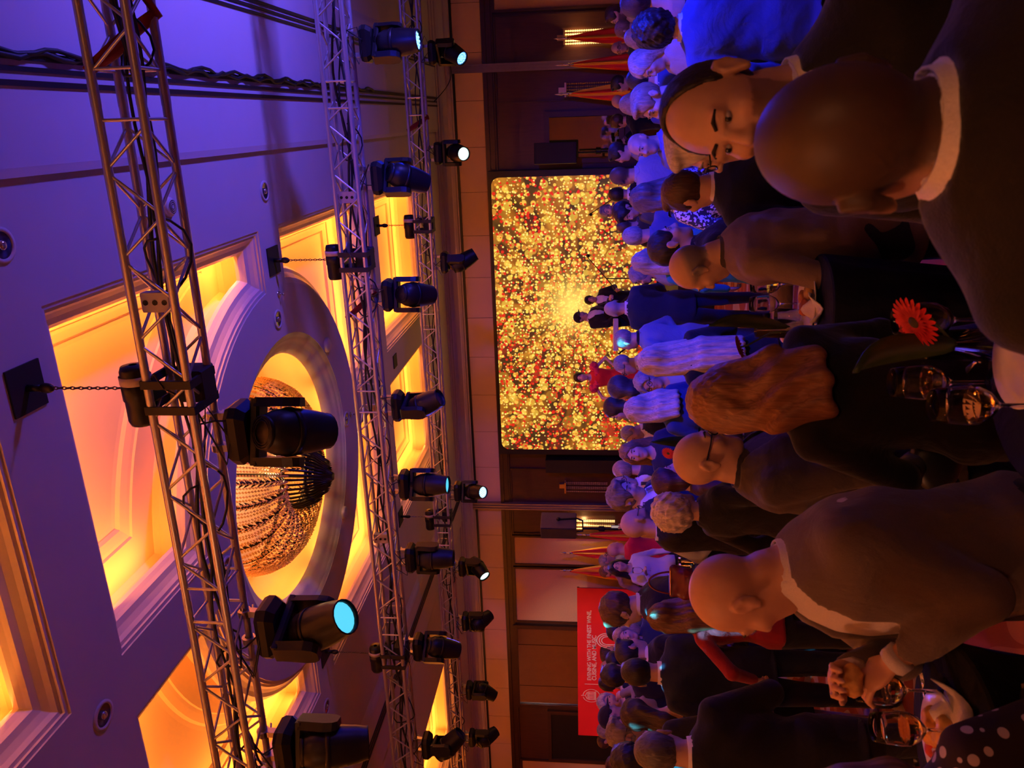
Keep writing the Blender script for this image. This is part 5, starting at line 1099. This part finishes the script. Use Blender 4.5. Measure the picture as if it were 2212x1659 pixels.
P_('AD', 1339, 929, 8.8, 236, 'grey haired man looking down at the left screen edge', hair='thin', hcol=GY, tcol=NAVY, head=(0, 20, 0))
P_('AC', 1336, 977, 7.1, 192, 'smiling woman with side swept fair hair in navy dress', sex='f', hair='long', hcol=LB, top='dress', tcol=(0.02, 0.025, 0.07), bottom=sk_(NAVY), skin=SK2)
P_('AB', 1322, 1014, 8.3, 28, 'blonde woman with hair pinned up and bare neck', sex='f', hair='bun', hcol=BL, top='strap', tcol=(0.5, 0.45, 0.55), bottom=sk_((0.5, 0.45, 0.55)), skin=SK2)
P_('AA', 1405, 1040, 5.2, 88, 'woman with dark red bob in violet light', sex='f', hair='bob', hcol=(0.05, 0.012, 0.015), top='blouse', tcol=(0.06, 0.03, 0.08), skin=SK2)
P_('Z', 1316, 1047, 7.7, 172, 'man with rimless glasses in suit behind the grey haired man', hair='recede', hcol=LB, glasses=True, tcol=NAVY, tie=(0.05, 0.06, 0.2))
P_('Y', 1311, 1081, 6.1, 128, 'grey haired man in navy suit with tie looking down', hair='full', hcol=(0.17, 0.13, 0.11), tcol=(0.02, 0.025, 0.06), tie=(0.06, 0.07, 0.22), head=(0, 18, 0), skin=SK2)
P_('X', 1409, 1100, 4.4, 55, 'old woman with curly white hair in black', sex='f', hair='curly', hcol=(0.66, 0.56, 0.50), top='sweater', tcol=BLK, head=(0, -8, 0), fat=1.1)
P_('U', 1338, 1137, 5.5, 62, 'bald bearded man in black vest and white shirt', hair='bald', beard=0.75, hcol=DK, glasses=True, top='vest', tcol=BLK, shirt=(0.7, 0.68, 0.72), arms=('hip', 'hip'), head=(0, 8, 0))
P_('V', 1310, 1188, 11.6, 62, 'bald man in crimson shirt holding up a phone', hair='bald', top='tee', tcol=(0.62, 0.02, 0.05), arms=('phone', 'down'), fat=1.15)
P_('W1', 1291, 1211, 13.4, 115, 'grey man with glasses and pale green shirt by the flags', hair='crop', hcol=GY, glasses=True, top='shirt', tcol=(0.3, 0.42, 0.36))
P_('W2', 1292, 1234, 13.0, 150, 'cropped man next to the flag closest to the banner', hair='crop', hcol=LB, top='shirt', tcol=(0.3, 0.2, 0.2))
P_('W3', 1312, 1226, 10.7, 165, 'dark haired woman in striped blouse lifting a glass', sex='f', hair='long', hcol=DK, top='blouse', tcol=(0.55, 0.55, 0.7), arms=('glass', 'down'), skin=SK2)
P_('S', 1294, 1303, 5.7, 292, 'young man in black suit leaning left before the banner', hair='full', hcol=(0.10, 0.05, 0.025), tcol=(0.014, 0.012, 0.012), lean=0.24, head=(0, 12, 0), arms=('low', 'low'), shirt=(0.5, 0.5, 0.65))
P_('T', 1396, 1332, 5.0, 338, 'woman with long brown hair and red blouse', sex='f', hair='straight', hcol=(0.14, 0.065, 0.03), top='blouse', tcol=(0.26, 0.012, 0.018), arms=('bent', 'side'), bottom=tro(), long_=0.0)
P_('H', 1322, 1374, 8.1, 178, 'blonde woman in navy jumper before the red banner', sex='f', hair='bob', hcol=BL, top='sweater', tcol=(0.02, 0.03, 0.07), skin=SK2, arms=('low', 'low'))
P_('I', 1308, 1362, 9.0, 88, 'dark haired man with glasses beside the blonde in navy', hair='short', hcol=DK, glasses=True, top='sweater', tcol=(0.02, 0.05, 0.06))
P_('B', 1325, 1411, 6.4, 60, 'young man with white shirt and black tie in right profile', hair='short', hcol=DK, tcol=BLK, tie=BLK, head=(0, 4, 0))
P_('A', 1339, 1450, 5.3, 4, 'tall man in navy suit with cyan light patches on his back', hair='short', hcol=DK, tcol=(0.014, 0.020, 0.045), bottom=tro((0.012, 0.016, 0.035)), face=False)
P_('C', 1297, 1457, 7.4, 18, 'dark haired man right of the printed crest', hair='full', hcol=DK, tcol=BLK)
P_('E', 1306, 1424, 9.6, 62, 'violet lit man below the printed words', hair='crop', hcol=DK, top='shirt', tcol=CHAR)
P_('F', 1295, 1416, 11.2, 92, 'far man with warm lit face under the word music', hair='short', hcol=BR, tcol=CHAR)
P_('G', 1296, 1440, 10.4, 350, 'half bald far man under the second line of print', hair='bald_fringe', hcol=BR, tcol=CHAR)
P_('D', 1290, 1474, 9.1, 15, 'dark cropped man directly right of the crest', hair='crop', hcol=DK, tcol=NAVY)
P_('J', 1291, 1517, 9.9, 162, 'older woman with short pale hair in white lace below the crest', sex='f', hair='curly', hcol=WH, top='blouse', tcol=(0.6, 0.58, 0.62), arms=('bent', 'bent'), skin=SK2)
P_('M', 1339, 1541, 5.7, 66, 'woman with long dark hair and bare shoulders raising a wine glass', sex='f', hair='long', hcol=(0.035, 0.016, 0.010), top='strap', tcol=BLK, arms=('glass', 'glass'), bottom=sk_(BLK), long_=0.02)
P_('K', 1291, 1550, 8.8, 82, 'man in dark cap in right profile before the banner', hair='crop', hcol=DK, extra={'cap': (0.02, 0.015, 0.02)}, top='shirt', tcol=(0.2, 0.18, 0.2), arms=('mouth', 'down'))
P_('L', 1287, 1577, 10.3, 140, 'grey man with glasses at the left end of the banner', hair='crop', hcol=GY, glasses=True, top='shirt', tcol=CHAR)
P_('N', 1308, 1590, 6.0, 118, 'smiling man with grey hair, grey beard and glasses', hair='full', hcol=(0.20, 0.17, 0.15), glasses=True, beard=0.5, tcol=(0.10, 0.07, 0.06), head=(0, 10, 0))
P_('Q', 1288, 1600, 13.2, 105, 'far waiter lit yellow in the dark doorway', hair='crop', hcol=BR, tcol=BLK, skin=(0.6, 0.4, 0.2))  # yellow light on his face is put into the skin colour
P_('P', 1319, 1640, 4.9, 20, 'dark haired head at the left edge behind the grey man', hair='full', hcol=DK, tcol=BLK)
P_('R', 1307, 1654, 8.2, 125, 'dark haired woman at the far left edge', sex='f', hair='long', hcol=BR, top='blouse', tcol=BLK)
# --- band on the stage
SG = 'musicians on the stage'
P_('singer', 1238, 815, 13.9, 186, 'singer in red dress with ruffled shoulders before the screen', sex='f', hair='bun', hcol=DK, skin=(0.66, 0.46, 0.38), top='dress0', tcol=(0.70, 0.03, 0.03), bottom=sk_((0.65, 0.03, 0.03)), arms=('side', 'hip'), base=0.6, group=SG)
P_('gtr', 1238, 686, 14.1, 138, 'guitarist in black suit and cap on the stage', hair='crop', hcol=DK, skin=SK2, tcol=BLK, extra={'cap': (0.01, 0.01, 0.01)}, arms=('low', 'bent'), base=0.6, group=SG)
P_('gtr2', 1262, 648, 14.7, 170, 'second musician in black right of the guitarist', hair='full', hcol=DK, tcol=BLK, base=0.6, arms=('bent', 'bent'), group=SG)
P_('beardy', 1293, 456, 12.2, 172, 'bearded singer at a microphone by the right screen edge', hair='short', hcol=GY, beard=1.0, skin=SK2, top='shirt', tcol=(0.10, 0.10, 0.09), arms=('mouth', 'down'), group=SG)
place_people()
# glitter sweater
gl = NT('glitter'); nz_ = gl.new('ShaderNodeTexVoronoi'); nz_.inputs['Scale'].default_value = 75; gl.link(gl.coord(), nz_.inputs['Vector']); sc_ = gl.new('ShaderNodeSeparateColor'); gl.link(nz_.outputs['Color'], sc_.inputs[0])
gl.link(gl.mix(gl.math('GREATER_THAN', sc_.outputs[0], 0.62), (0.03, 0.03, 0.06), (0.75, 0.75, 0.9)), gl.b.inputs['Base Color']); gl.b.inputs['Roughness'].default_value = 0.5
for c in PEOPLE['AT']['e'].children:
    if c.name.startswith('sweater'): c.data.materials.clear(); c.data.materials.append(gl.m)
# ruffles of the singer's dress
rf = fabric((0.75, 0.04, 0.10)); q = PEOPLE['singer']
for s_ in (1, -1):
    g = G((-0.4, -0.25, 1.2), (0.4, 0.3, 1.6), 0.014)
    g.ell((s_*0.19, 0.0, 1.38), (0.085, 0.11, 0.075), None, 0.0, nz=0.022, nf=62); g.ell((s_*0.10, 0.08, 1.33), (0.09, 0.05, 0.05), None, 0.02, nz=0.018, nf=62); add_part('ruffle', g, rf, q['e'])
# guitar
q = PEOPLE['gtr']; gt = empty('guitar', q['loc'], q['rz'], q['H']/1.75); gt.location.z = 0.6; tag(gt, 'dark electric guitar held by the musician with the cap', 'guitar')
mb = MB(); mb.M = Matrix.Translation((0, 0.20, 1.02)) @ Matrix.Rotation(-0.75, 4, 'Y')
L = [(0.20*math.cos(a)*(1+0.18*math.cos(2*a+0.4)), 0.15*math.sin(a)*(1+0.15*math.sin(3*a))) for a in [2*PI*k/24 for k in range(24)]]
mb.loft([[(x, -0.02, z) for x, z in L], [(x, 0.02, z) for x, z in L]], cap0=True, cap1=True); mb.build('guitar_body', plain('guitar_lacquer', (0.03, 0.012, 0.01), 0.2), gt)
mb = MB(); mb.M = Matrix.Translation((0, 0.20, 1.02)) @ Matrix.Rotation(-0.75, 4, 'Y'); mb.box(-0.82, -0.15, 0.005, 0.03, -0.024, 0.024); mb.box(-0.98, -0.82, 0.0, 0.025, -0.04, 0.04); mb.build('neck', plain('guitar_neck', (0.10, 0.06, 0.03), 0.4), gt)
ks = list(PEOPLE)
for i in range(len(ks)):
    for j in range(i):
        a, b = PEOPLE[ks[i]], PEOPLE[ks[j]]; dd = math.hypot(a['loc'][0]-b['loc'][0], a['loc'][1]-b['loc'][1])
        if dd < 0.42: LOG('CLOSE', ks[i], ks[j], round(dd, 2), a['d'], b['d'])
LOG('TRIS', sum(len(m.polygons) for m in bpy.data.meshes)*2)
# ================================================================ TABLES, GLASSES, FLOWERS, BAGS
gls = glass('clear_glass', (1, 1, 1), 1.35); wine_w = glass('white_wine', (0.95, 0.72, 0.28), 1.33); porc = plain('porcelain', (0.75, 0.70, 0.68), 0.2, nscale=5, namt=0.03); cutl = plain('cutlery', (0.65, 0.58, 0.5), 0.2, 0.9)
clothb = fabric((0.007, 0.0065, 0.008), sheen=0.0, wr=0.3); clothn = fabric((0.008, 0.009, 0.026), sheen=0.0, wr=0.3)
TZ = 1.10
def cocktail_table(px, py, R, m, label, z=TZ):
    p = at_z(px, py, z); e = empty('cocktail_table', (p[0], p[1], 0)); tag(e, label, 'table', 'draped standing tables')
    mb = MB(); mb.lathe([(0, z-0.03), (R-0.01, z-0.03), (R, z-0.02), (R, z-0.005), (R-0.008, z), (0, z)], 40); mb.build('tabletop', m, e)
    n = 48; loops = []
    for u in [i/10 for i in range(11)]:
        zz = (z-0.012)*(1-u)+0.02*u; r_ = R*(1.004-0.42*math.sin(min(1, u*1.25)*PI/2)+0.35*max(0, u-0.62)); k_ = 0.09*math.sin(u*PI)+0.03*u
        loops.append([(r_*(1+k_*math.sin(9*a))*math.cos(a), r_*(1+k_*math.sin(9*a))*math.sin(a), zz) for a in [2*PI*k/n for k in range(n)]])
    mb = MB(); mb.loft(loops); mb.build('tablecloth', m, e, True)
    mb = MB(); mb.lathe([(0, 0), (0.22, 0), (0.22, 0.015), (0.03, 0.03), (0.03, z-0.03)], 16); mb.build('pedestal', blk, e); return p
WG = [(0.034, 0.0), (0.034, 0.002), (0.006, 0.006), (0.0042, 0.012), (0.004, 0.085), (0.008, 0.092), (0.026, 0.108), (0.037, 0.130), (0.0385, 0.150), (0.035, 0.185), (0.031, 0.210), (0.0298, 0.210), (0.0338, 0.185), (0.0373, 0.150), (0.0358, 0.130), (0.025, 0.110), (0.006, 0.096), (0.0, 0.095)]
mb = MB(); mb.lathe(WG, 24); wg0 = mb.build('bowl_and_stem', gls, smooth=True)
mb = MB(); mb.lathe([(0, 0.0965), (0.0245, 0.1105), (0.0352, 0.130), (0.0365, 0.140), (0, 0.140)], 20); wl0 = mb.build('wine', wine_w, smooth=False)
mb = MB(); mb.lathe([(0.0, 0), (0.030, 0), (0.031, 0.004), (0.036, 0.11), (0.0348, 0.11), (0.030, 0.008), (0, 0.006)], 20); tu0 = mb.build('tumbler_wall', gls, smooth=True)
def wine_glass(loc, label, wine=True, s=1.0, tilt=(0, 0), grp='wine glasses'):
    e = empty('wine_glass', loc, 0, s); e.rotation_euler = (tilt[0], tilt[1], 0); tag(e, label, 'glass', grp)
    share(wg0, 'bowl_and_stem', e)
    if wine: share(wl0, 'wine', e)
    return e
def on(px, py, z=TZ, dz=0.001): p = at_z(px, py, z); return (p[0], p[1], z+dz)
def tumbler(loc, label, grp='small tumblers'):
    e = empty('tumbler', loc); tag(e, label, 'glass', grp); share(tu0, 'tumbler_wall', e)
def plate(loc, R, label):
    e = empty('plate', loc); tag(e, label, 'plate'); mb = MB(); mb.lathe([(0, 0.001), (R*0.6, 0.001), (R*0.7, 0.008), (R, 0.018), (R, 0.022), (R*0.68, 0.012), (R*0.58, 0.006), (0, 0.006)], 36); mb.build('dish', porc, e, True); return e
def food(e, items):
    for nm, x, y, r, c, nz in items:
        g = G((x-r*1.6, y-r*1.6, 0), (x+r*1.6, y+r*1.6, r*1.6), 0.005); g.ell((x, y, 0.010+r*0.45), (r, r*0.8, r*0.6), None, 0, nz=nz, nf=90); g.cut_z(0.007); add_part(nm, g, plain('food_'+nm, c, 0.5, nscale=60, namt=0.25), e)
def napkin(loc, rz, label, s=0.09):
    mb = MB(); n = 8; vs = []; fs = []
    for i in range(n):
        for j in range(n):
            x, y = (i/(n-1)-0.5)*2*s, (j/(n-1)-0.5)*2*s; vs.append((x, y, 0.006+0.022*(1+math.sin(x*55+y*20))*(0.4+abs(y)/s*0.8)))
    for i in range(n-1):
        for j in range(n-1): fs.append((i*n+j, (i+1)*n+j, (i+1)*n+j+1, i*n+j+1))
    o = mesh_obj('napkin', vs, fs, fabric((0.72, 0.66, 0.66), wr=0.2), smooth=True, loc=loc); o.rotation_euler = (0, 0, rz); m_ = o.modifiers.new('thick', 'SOLIDIFY'); m_.thickness = 0.004; tag(o, label, 'napkin'); return o
def fork(a, b, label):
    a = Vector(a); b = Vector(b); d = b-a; L = d.length; o = empty('fork', a, math.atan2(d.y, d.x)); tag(o, label, 'cutlery')
    mb = MB(); mb.tube([(0, 0, 0.006), (L*0.35, 0, 0.008), (L*0.62, 0, 0.010)], [0.008, 0.006, 0.004], 6, flat=0.35); mb.build('handle', cutl, o, True)
    mb = MB(); mb.tube([(L*0.60, 0, 0.010), (L*0.72, 0, 0.008)], [0.005, 0.011], 6, flat=0.3)
    for k in range(4): mb.tube([(L*0.71, (k-1.5)*0.006, 0.008), (L, (k-1.5)*0.006, 0.012)], 0.0016, 5)
    mb.build('tines', cutl, o, True)
def gerbera(base, head, face, R, col, label, leaves, vh=0.22):
    """small glass vase with one gerbera and long blade leaves"""
    v = empty('vase', base); tag(v, 'slim glass vase holding the '+label, 'vase'); mb = MB(); mb.lathe([(0, 0), (0.035, 0), (0.037, 0.01), (0.030, vh), (0.028, vh), (0.033, 0.012), (0, 0.008)], 18); mb.build('vase_wall', gls, v, True)
    e = empty('gerbera', base); tag(e, label, 'flower'); b = Vector(base); h = Vector(head)-b; f = Vector(face).normalized()
    mb = MB(); mb.tube([(0, 0, 0.015), (h.x*0.2, h.y*0.2, h.z*0.5), (h.x-f.x*0.03, h.y-f.y*0.03, h.z-f.z*0.03), tuple(h)], 0.0035, 6); mb.build('stem', plain('stem_green', (0.06, 0.10, 0.02), 0.6), e, True)
    q = f.to_track_quat('Z', 'Y'); M = Matrix.Translation(h) @ q.to_matrix().to_4x4()
    mb = MB(); L_ = R; w = R*0.13
    mb._add([(R*0.18, -w*0.5, 0), (R*0.18, w*0.5, 0), (R*0.6, w, R*0.10), (R*0.6, -w, R*0.10), (R*0.95, w*0.55, R*0.06), (R*0.95, -w*0.55, R*0.06), (R*1.02, 0, R*0.03), (R*0.6, 0, R*0.06), (R*0.18, 0, -R*0.03)], [(8, 1, 2, 7), (0, 8, 7, 3), (7, 2, 4, 6), (3, 7, 6, 5)]); pm = plain('petal', col, 0.6, nscale=30, namt=0.2)
    p0 = mb.build('petal', pm, e, True); p0.matrix_local = M
    for k in range(1, 44):
        o = share(p0, 'petal', e); s_ = 1.0 if k < 22 else (0.84 if k < 34 else 0.55); o.matrix_local = M @ Matrix.Rotation(2*PI*k/22+(0.14 if k >= 22 else 0), 4, 'Z') @ Matrix.Translation((0, 0, 0.0 if k < 22 else R*0.08)) @ Matrix.Scale(s_, 4)
    mb = MB(); mb.M = M; mb.sphere((0, 0, R*0.08), (R*0.24, R*0.24, R*0.10), 12, 6); mb.build('flower_centre', plain('centre', (0.05, 0.04, 0.01), 0.8), e, True)
    for (tip, wd, curve) in leaves:
        t_ = Vector(tip)-b; N = 10; s_ = t_.cross(Vector((0, 0, 1))).normalized() if (abs(t_.x)+abs(t_.y)) > 0.02 else Vector((1, 0, 0)); vs = []; cv = Vector(curve)
        for i in range(N+1):
            u = i/N; c_ = Vector((0, 0, 0.02))*(1-u)+t_*u+cv*math.sin(u*PI); ww = wd*math.sin(min(1, u*1.05)*PI)**0.8*(0.9 if u > 0.15 else 0.3)+0.002
            vs += [c_-cR_v*ww, c_+Vector((0, 0, -0.012)), c_+cR_v*ww]
        fs = [(3*i+j, 3*i+j+1, 3*i+j+4, 3*i+j+3) for i in range(N) for j in (0, 1)]
        o = mesh_obj('leaf', vs, fs, plain('leaf_green', (0.045, 0.075, 0.015), 0.45), e, True); m_ = o.modifiers.new('thick', 'SOLIDIFY'); m_.thickness = 0.002
cR_v = Vector(cR)
pt = lambda x, y, d: tuple(at_d(x, y, d))
# near right table
cocktail_table(2260, 805, 0.23, clothb, 'black draped standing table in the bottom right beside the two large wine glasses')
wine_glass(on(2150, 826), 'wine glass with pale wine, farther of the two large ones'); wine_glass(on(2270, 876), 'wine glass with pale wine nearest to the camera'); wine_glass(on(2160, 690), 'wine glass half hidden behind the nearest shoulder', False)
plate(on(2225, 775), 0.10, 'white plate half hidden by the nearest shoulder')
fork(on(2095, 800), on(2140, 765), 'small spoon like fork beside the white plate')
gerbera(on(2150, 745), pt(1978, 694, 1.62), (-0.4, -0.35, 0.75), 0.058, (0.50, 0.008, 0.010), 'large red gerbera beside the nearest shoulder', [(pt(1842, 805, 1.55), 0.030, (0.02, 0, 0.06)), (pt(1950, 765, 1.7), 0.02, (0, 0, 0.04))], 0.16)
# middle buffet table
cocktail_table(1766, 668, 0.21, clothn, 'navy draped standing table below the brown jacket')
e = plate(on(1754, 648), 0.13, 'white plate with food scraps on the navy table'); food(e, [('meat', -0.03, 0.0, 0.035, (0.45, 0.14, 0.08), 0.004), ('bread', 0.04, -0.03, 0.03, (0.4, 0.22, 0.08), 0.003), ('sauce', 0.0, 0.05, 0.03, (0.5, 0.2, 0.1), 0.003)])
wine_glass(on(1737, 614), 'wine glass with amber wine on the navy table'); wine_glass(on(1734, 656), 'empty wine glass on the navy table', False); tumbler(on(1736, 684), 'small tumbler on the navy table')
napkin(on(1772, 668), 0.4, 'crumpled white napkin on the navy table', 0.055); fork(on(1766, 690), on(1750, 668), 'fork lying on the navy table plate')
gerbera(on(1742, 712), pt(1600, 750, 2.95), (-0.3, 0.2, 0.7), 0.05, (0.48, 0.008, 0.012), 'red gerbera before the chestnut haired woman', [(pt(1530, 705, 3.0), 0.028, (0.03, 0, 0.05))], 0.2)
# table of glasses in the centre
cocktail_table(1604, 942, 0.27, clothb, 'black standing table crowded with glasses right of the bald man with glasses')
for k, (x, y) in enumerate(((1590, 915), (1585, 932), (1600, 948))): wine_glass(on(x, y), ('empty wine glass by the chestnut hair', 'empty wine glass in the middle of the crowded table', 'empty wine glass at the left of the crowded table')[k], False)
for k, (x, y) in enumerate(((1598, 925), (1606, 938), (1612, 955), (1590, 960))): tumbler(on(x, y), ('tumbler by the chestnut hair', 'tumbler in the centre of the crowded table', 'tumbler at the near edge of the crowded table', 'tumbler under the pink gerbera')[k])
gerbera(on(1588, 968), pt(1444, 979, 4.65), (-0.2, -0.8, 0.35), 0.042, (0.62, 0.02, 0.08), 'pink gerbera above the bald man with glasses', [(pt(1405, 955, 4.6), 0.035, (0.02, 0, 0.05)), (pt(1490, 950, 4.6), 0.03, (-0.03, 0, 0.05))], 0.2)
napkin(on(1592, 984), 1.0, 'folded white napkin behind the bald man with glasses', 0.06)
# two farther tables
cocktail_table(1497, 1214, 0.30, clothb, 'black standing table beyond the vest man')
for k, (x, y) in enumerate(((1492, 1206), (1499, 1213), (1493, 1220))): tumbler(on(x, y), ('tumbler nearest the vest man', 'tumbler in the middle behind the handbag', 'tumbler by the black suited leaning man')[k])
cocktail_table(1474, 1374, 0.30, clothb, 'black standing table beside the red blouse')
for k, (x, y) in enumerate(((1470, 1365), (1474, 1373), (1469, 1381))): tumbler(on(x, y), ('tumbler nearest the red blouse', 'tumbler in the middle of the red blouse table', 'tumbler by the young man in profile')[k])
# near left table
cocktail_table(2062, 1620, 0.25, clothb, 'black draped standing table at the bottom left with a plate of food')
wine_glass(on(2044, 1494), 'wine glass with a little wine in front of the bread holding man'); wine_glass(on(2092, 1580), 'wine glass standing before the plate of food')
e = plate(on(2052, 1600), 0.115, 'white plate heaped with food at the bottom left'); food(e, [('bread', 0.02, 0.02, 0.05, (0.62, 0.30, 0.09), 0.006), ('bread', 0.05, -0.04, 0.045, (0.66, 0.36, 0.12), 0.006), ('tomato', -0.05, 0.03, 0.028, (0.55, 0.04, 0.02), 0.002), ('tomato', -0.02, 0.07, 0.025, (0.55, 0.04, 0.02), 0.002), ('ham', -0.06, -0.03, 0.04, (0.5, 0.15, 0.1), 0.006)])
napkin(on(2085, 1590), 0.2, 'white napkin under the plate of food', 0.09); fork(on(2010, 1555), on(1998, 1440), 'fork resting across the plate of food')
# things in hands
hn = hand_world('N8', 1); hn2 = hand_world('N8', -1); mid = (hn+hn2)/2; g = G((-0.06, -0.06, -0.05), (0.06, 0.06, 0.05), 0.005); g.ell((0, 0, 0), (0.042, 0.03, 0.024), None, 0, nz=0.004, nf=110); o = add_part('bread_piece', g, plain('bread_crust', (0.62, 0.33, 0.10), 0.8, nscale=80, namt=0.3), None); o.location = mid+np.array([0, 0, -0.01]); tag(o, 'torn piece of bread between the hands of the bald man', 'bread')
for k, lb in (('M', 'wine glass raised by the woman with bare shoulders'), ('AV', 'wine glass held by the bald bearded man in blue light'), ('W3', 'wine glass lifted by the woman in striped blouse'), ('AT', 'wine glass held by the woman in glitter sweater')):
    h_ = hand_world(k, 1, 0.085); s_ = 1.15; wine_glass((h_[0], h_[1], h_[2]-0.09), lb, k == 'M', s_)
def phone(key, s_, label, lit=True):
    h_ = hand_world(key, s_, 0.10); q = PEOPLE[key]; e = empty('phone', (h_[0], h_[1], h_[2]+0.02), q['rz']); tag(e, label, 'phone')
    mb = MB(); mb.box(-0.037, 0.037, -0.004, 0.004, -0.06, 0.09, 0.002); mb.build('case', blk, e); mb = MB(); mb.box(-0.034, 0.034, -0.0055, -0.004, -0.056, 0.086); mb.build('display', emit('phone_display', (0.5, 0.45, 0.4), 0.6), e)
phone('V', 1, 'phone held up by the man in the crimson shirt')
cm = empty('photo_camera', tuple(hand_world('BI', 1, 0.10)), PEOPLE['BI']['rz']); tag(cm, 'black camera raised by the photographer before the mirror', 'camera'); mb = MB(); mb.box(-0.13, 0.01, -0.03, 0.03, -0.02, 0.08, 0.01); mb.build('camera_body', blk, cm); mb = MB(); mb.lathe([(0.0, 0.14), (0.032, 0.14), (0.036, 0.13), (0.033, 0.02)], 14, (-0.06, 0, 0.03), 'y'); mb.build('lens_barrel', blk, cm, True)
# handbag on the shoulder of the woman in the red blouse
p = at_d(1497, 1260, 4.8); bagm = plain('bag_leather', (0.16, 0.022, 0.020), 0.35, nscale=25, namt=0.2, bump=0.15); hb_ = empty('handbag', (p[0], p[1], p[2]), 0.5, 0.72); tag(hb_, 'dark red leather handbag beside the red blouse', 'handbag')
g = G((-0.17, -0.10, -0.04), (0.17, 0.10, 0.24), 0.011); g.torso([(0.0, 0.13, 0.065, 0), (0.08, 0.135, 0.06, 0), (0.17, 0.115, 0.025, 0), (0.20, 0.10, 0.012, 0)], 0, 0.0, None, wr=0.006); add_part('bag_body', g, bagm, hb_)
mb = MB(); mb.tube([(-0.09*math.cos(PI*k/14), 0, 0.17+0.20*math.sin(PI*k/14)) for k in range(15)], 0.008, 8); mb.build('strap', bagm, hb_, True)
mb = MB(); mb.tube([(-0.10, -0.03, 0.19), (0.10, -0.03, 0.19)], 0.005, 6); mb.build('zip', plain('gold_metal', (0.6, 0.42, 0.15), 0.25, 0.9), hb_)
# black evening bag with golden chain at the side of the chestnut haired woman
p = at_d(1985, 985, 2.35); cb_ = empty('evening_bag', (p[0], p[1], p[2]), 0.3); tag(cb_, 'black evening bag on a golden chain left of the chestnut hair', 'handbag')
g = G((-0.15, -0.07, -0.15), (0.15, 0.07, 0.06), 0.008); g.ell((0, 0, -0.05), (0.11, 0.035, 0.075), None, 0); add_part('bag_body', g, plain('bag_black', (0.012, 0.011, 0.012), 0.4), cb_)
top_ = at_d(1827, 952, 2.3)-p; c_, s_ = math.cos(-0.3), math.sin(-0.3); top_ = (top_[0]*c_-top_[1]*s_, top_[0]*s_+top_[1]*c_, top_[2]); gold = plain('gold_chain', (0.75, 0.5, 0.16), 0.2, 0.9)
for sx in (-0.07, 0.07):
    mb = MB()
    for k in range(26): u = k/25; mb.sphere((top_[0]*u+sx*(1-u), top_[1]*u, 0.0*(1-u)+top_[2]*u), (0.0035, 0.0035, 0.0028), 6, 4)
    mb.build('chain', gold, cb_)
# keyboard on the stage
p = at_d(1328, 722, 13.8); kb = empty('stage_piano', (p[0], p[1], 0.6), 0.2); tag(kb, 'white stage keyboard on a stand below the guitarist', 'keyboard'); kz = p[2]-0.6
mb = MB(); mb.box(-0.28, 0.28, -0.15, 0.15, kz-0.06, kz+0.03, 0.01); mb.build('keyboard_case', plain('keys_white', (0.6, 0.6, 0.6), 0.4), kb)
mb = MB(); mb.tube([(-0.35, 0, kz-0.06), (0.35, 0, 0.02)], 0.015, 6); mb.tube([(0.35, 0, kz-0.06), (-0.35, 0, 0.02)], 0.015, 6); mb.build('keyboard_stand', blk, kb)
for o in (wg0, wl0, tu0): bpy.data.objects.remove(o)
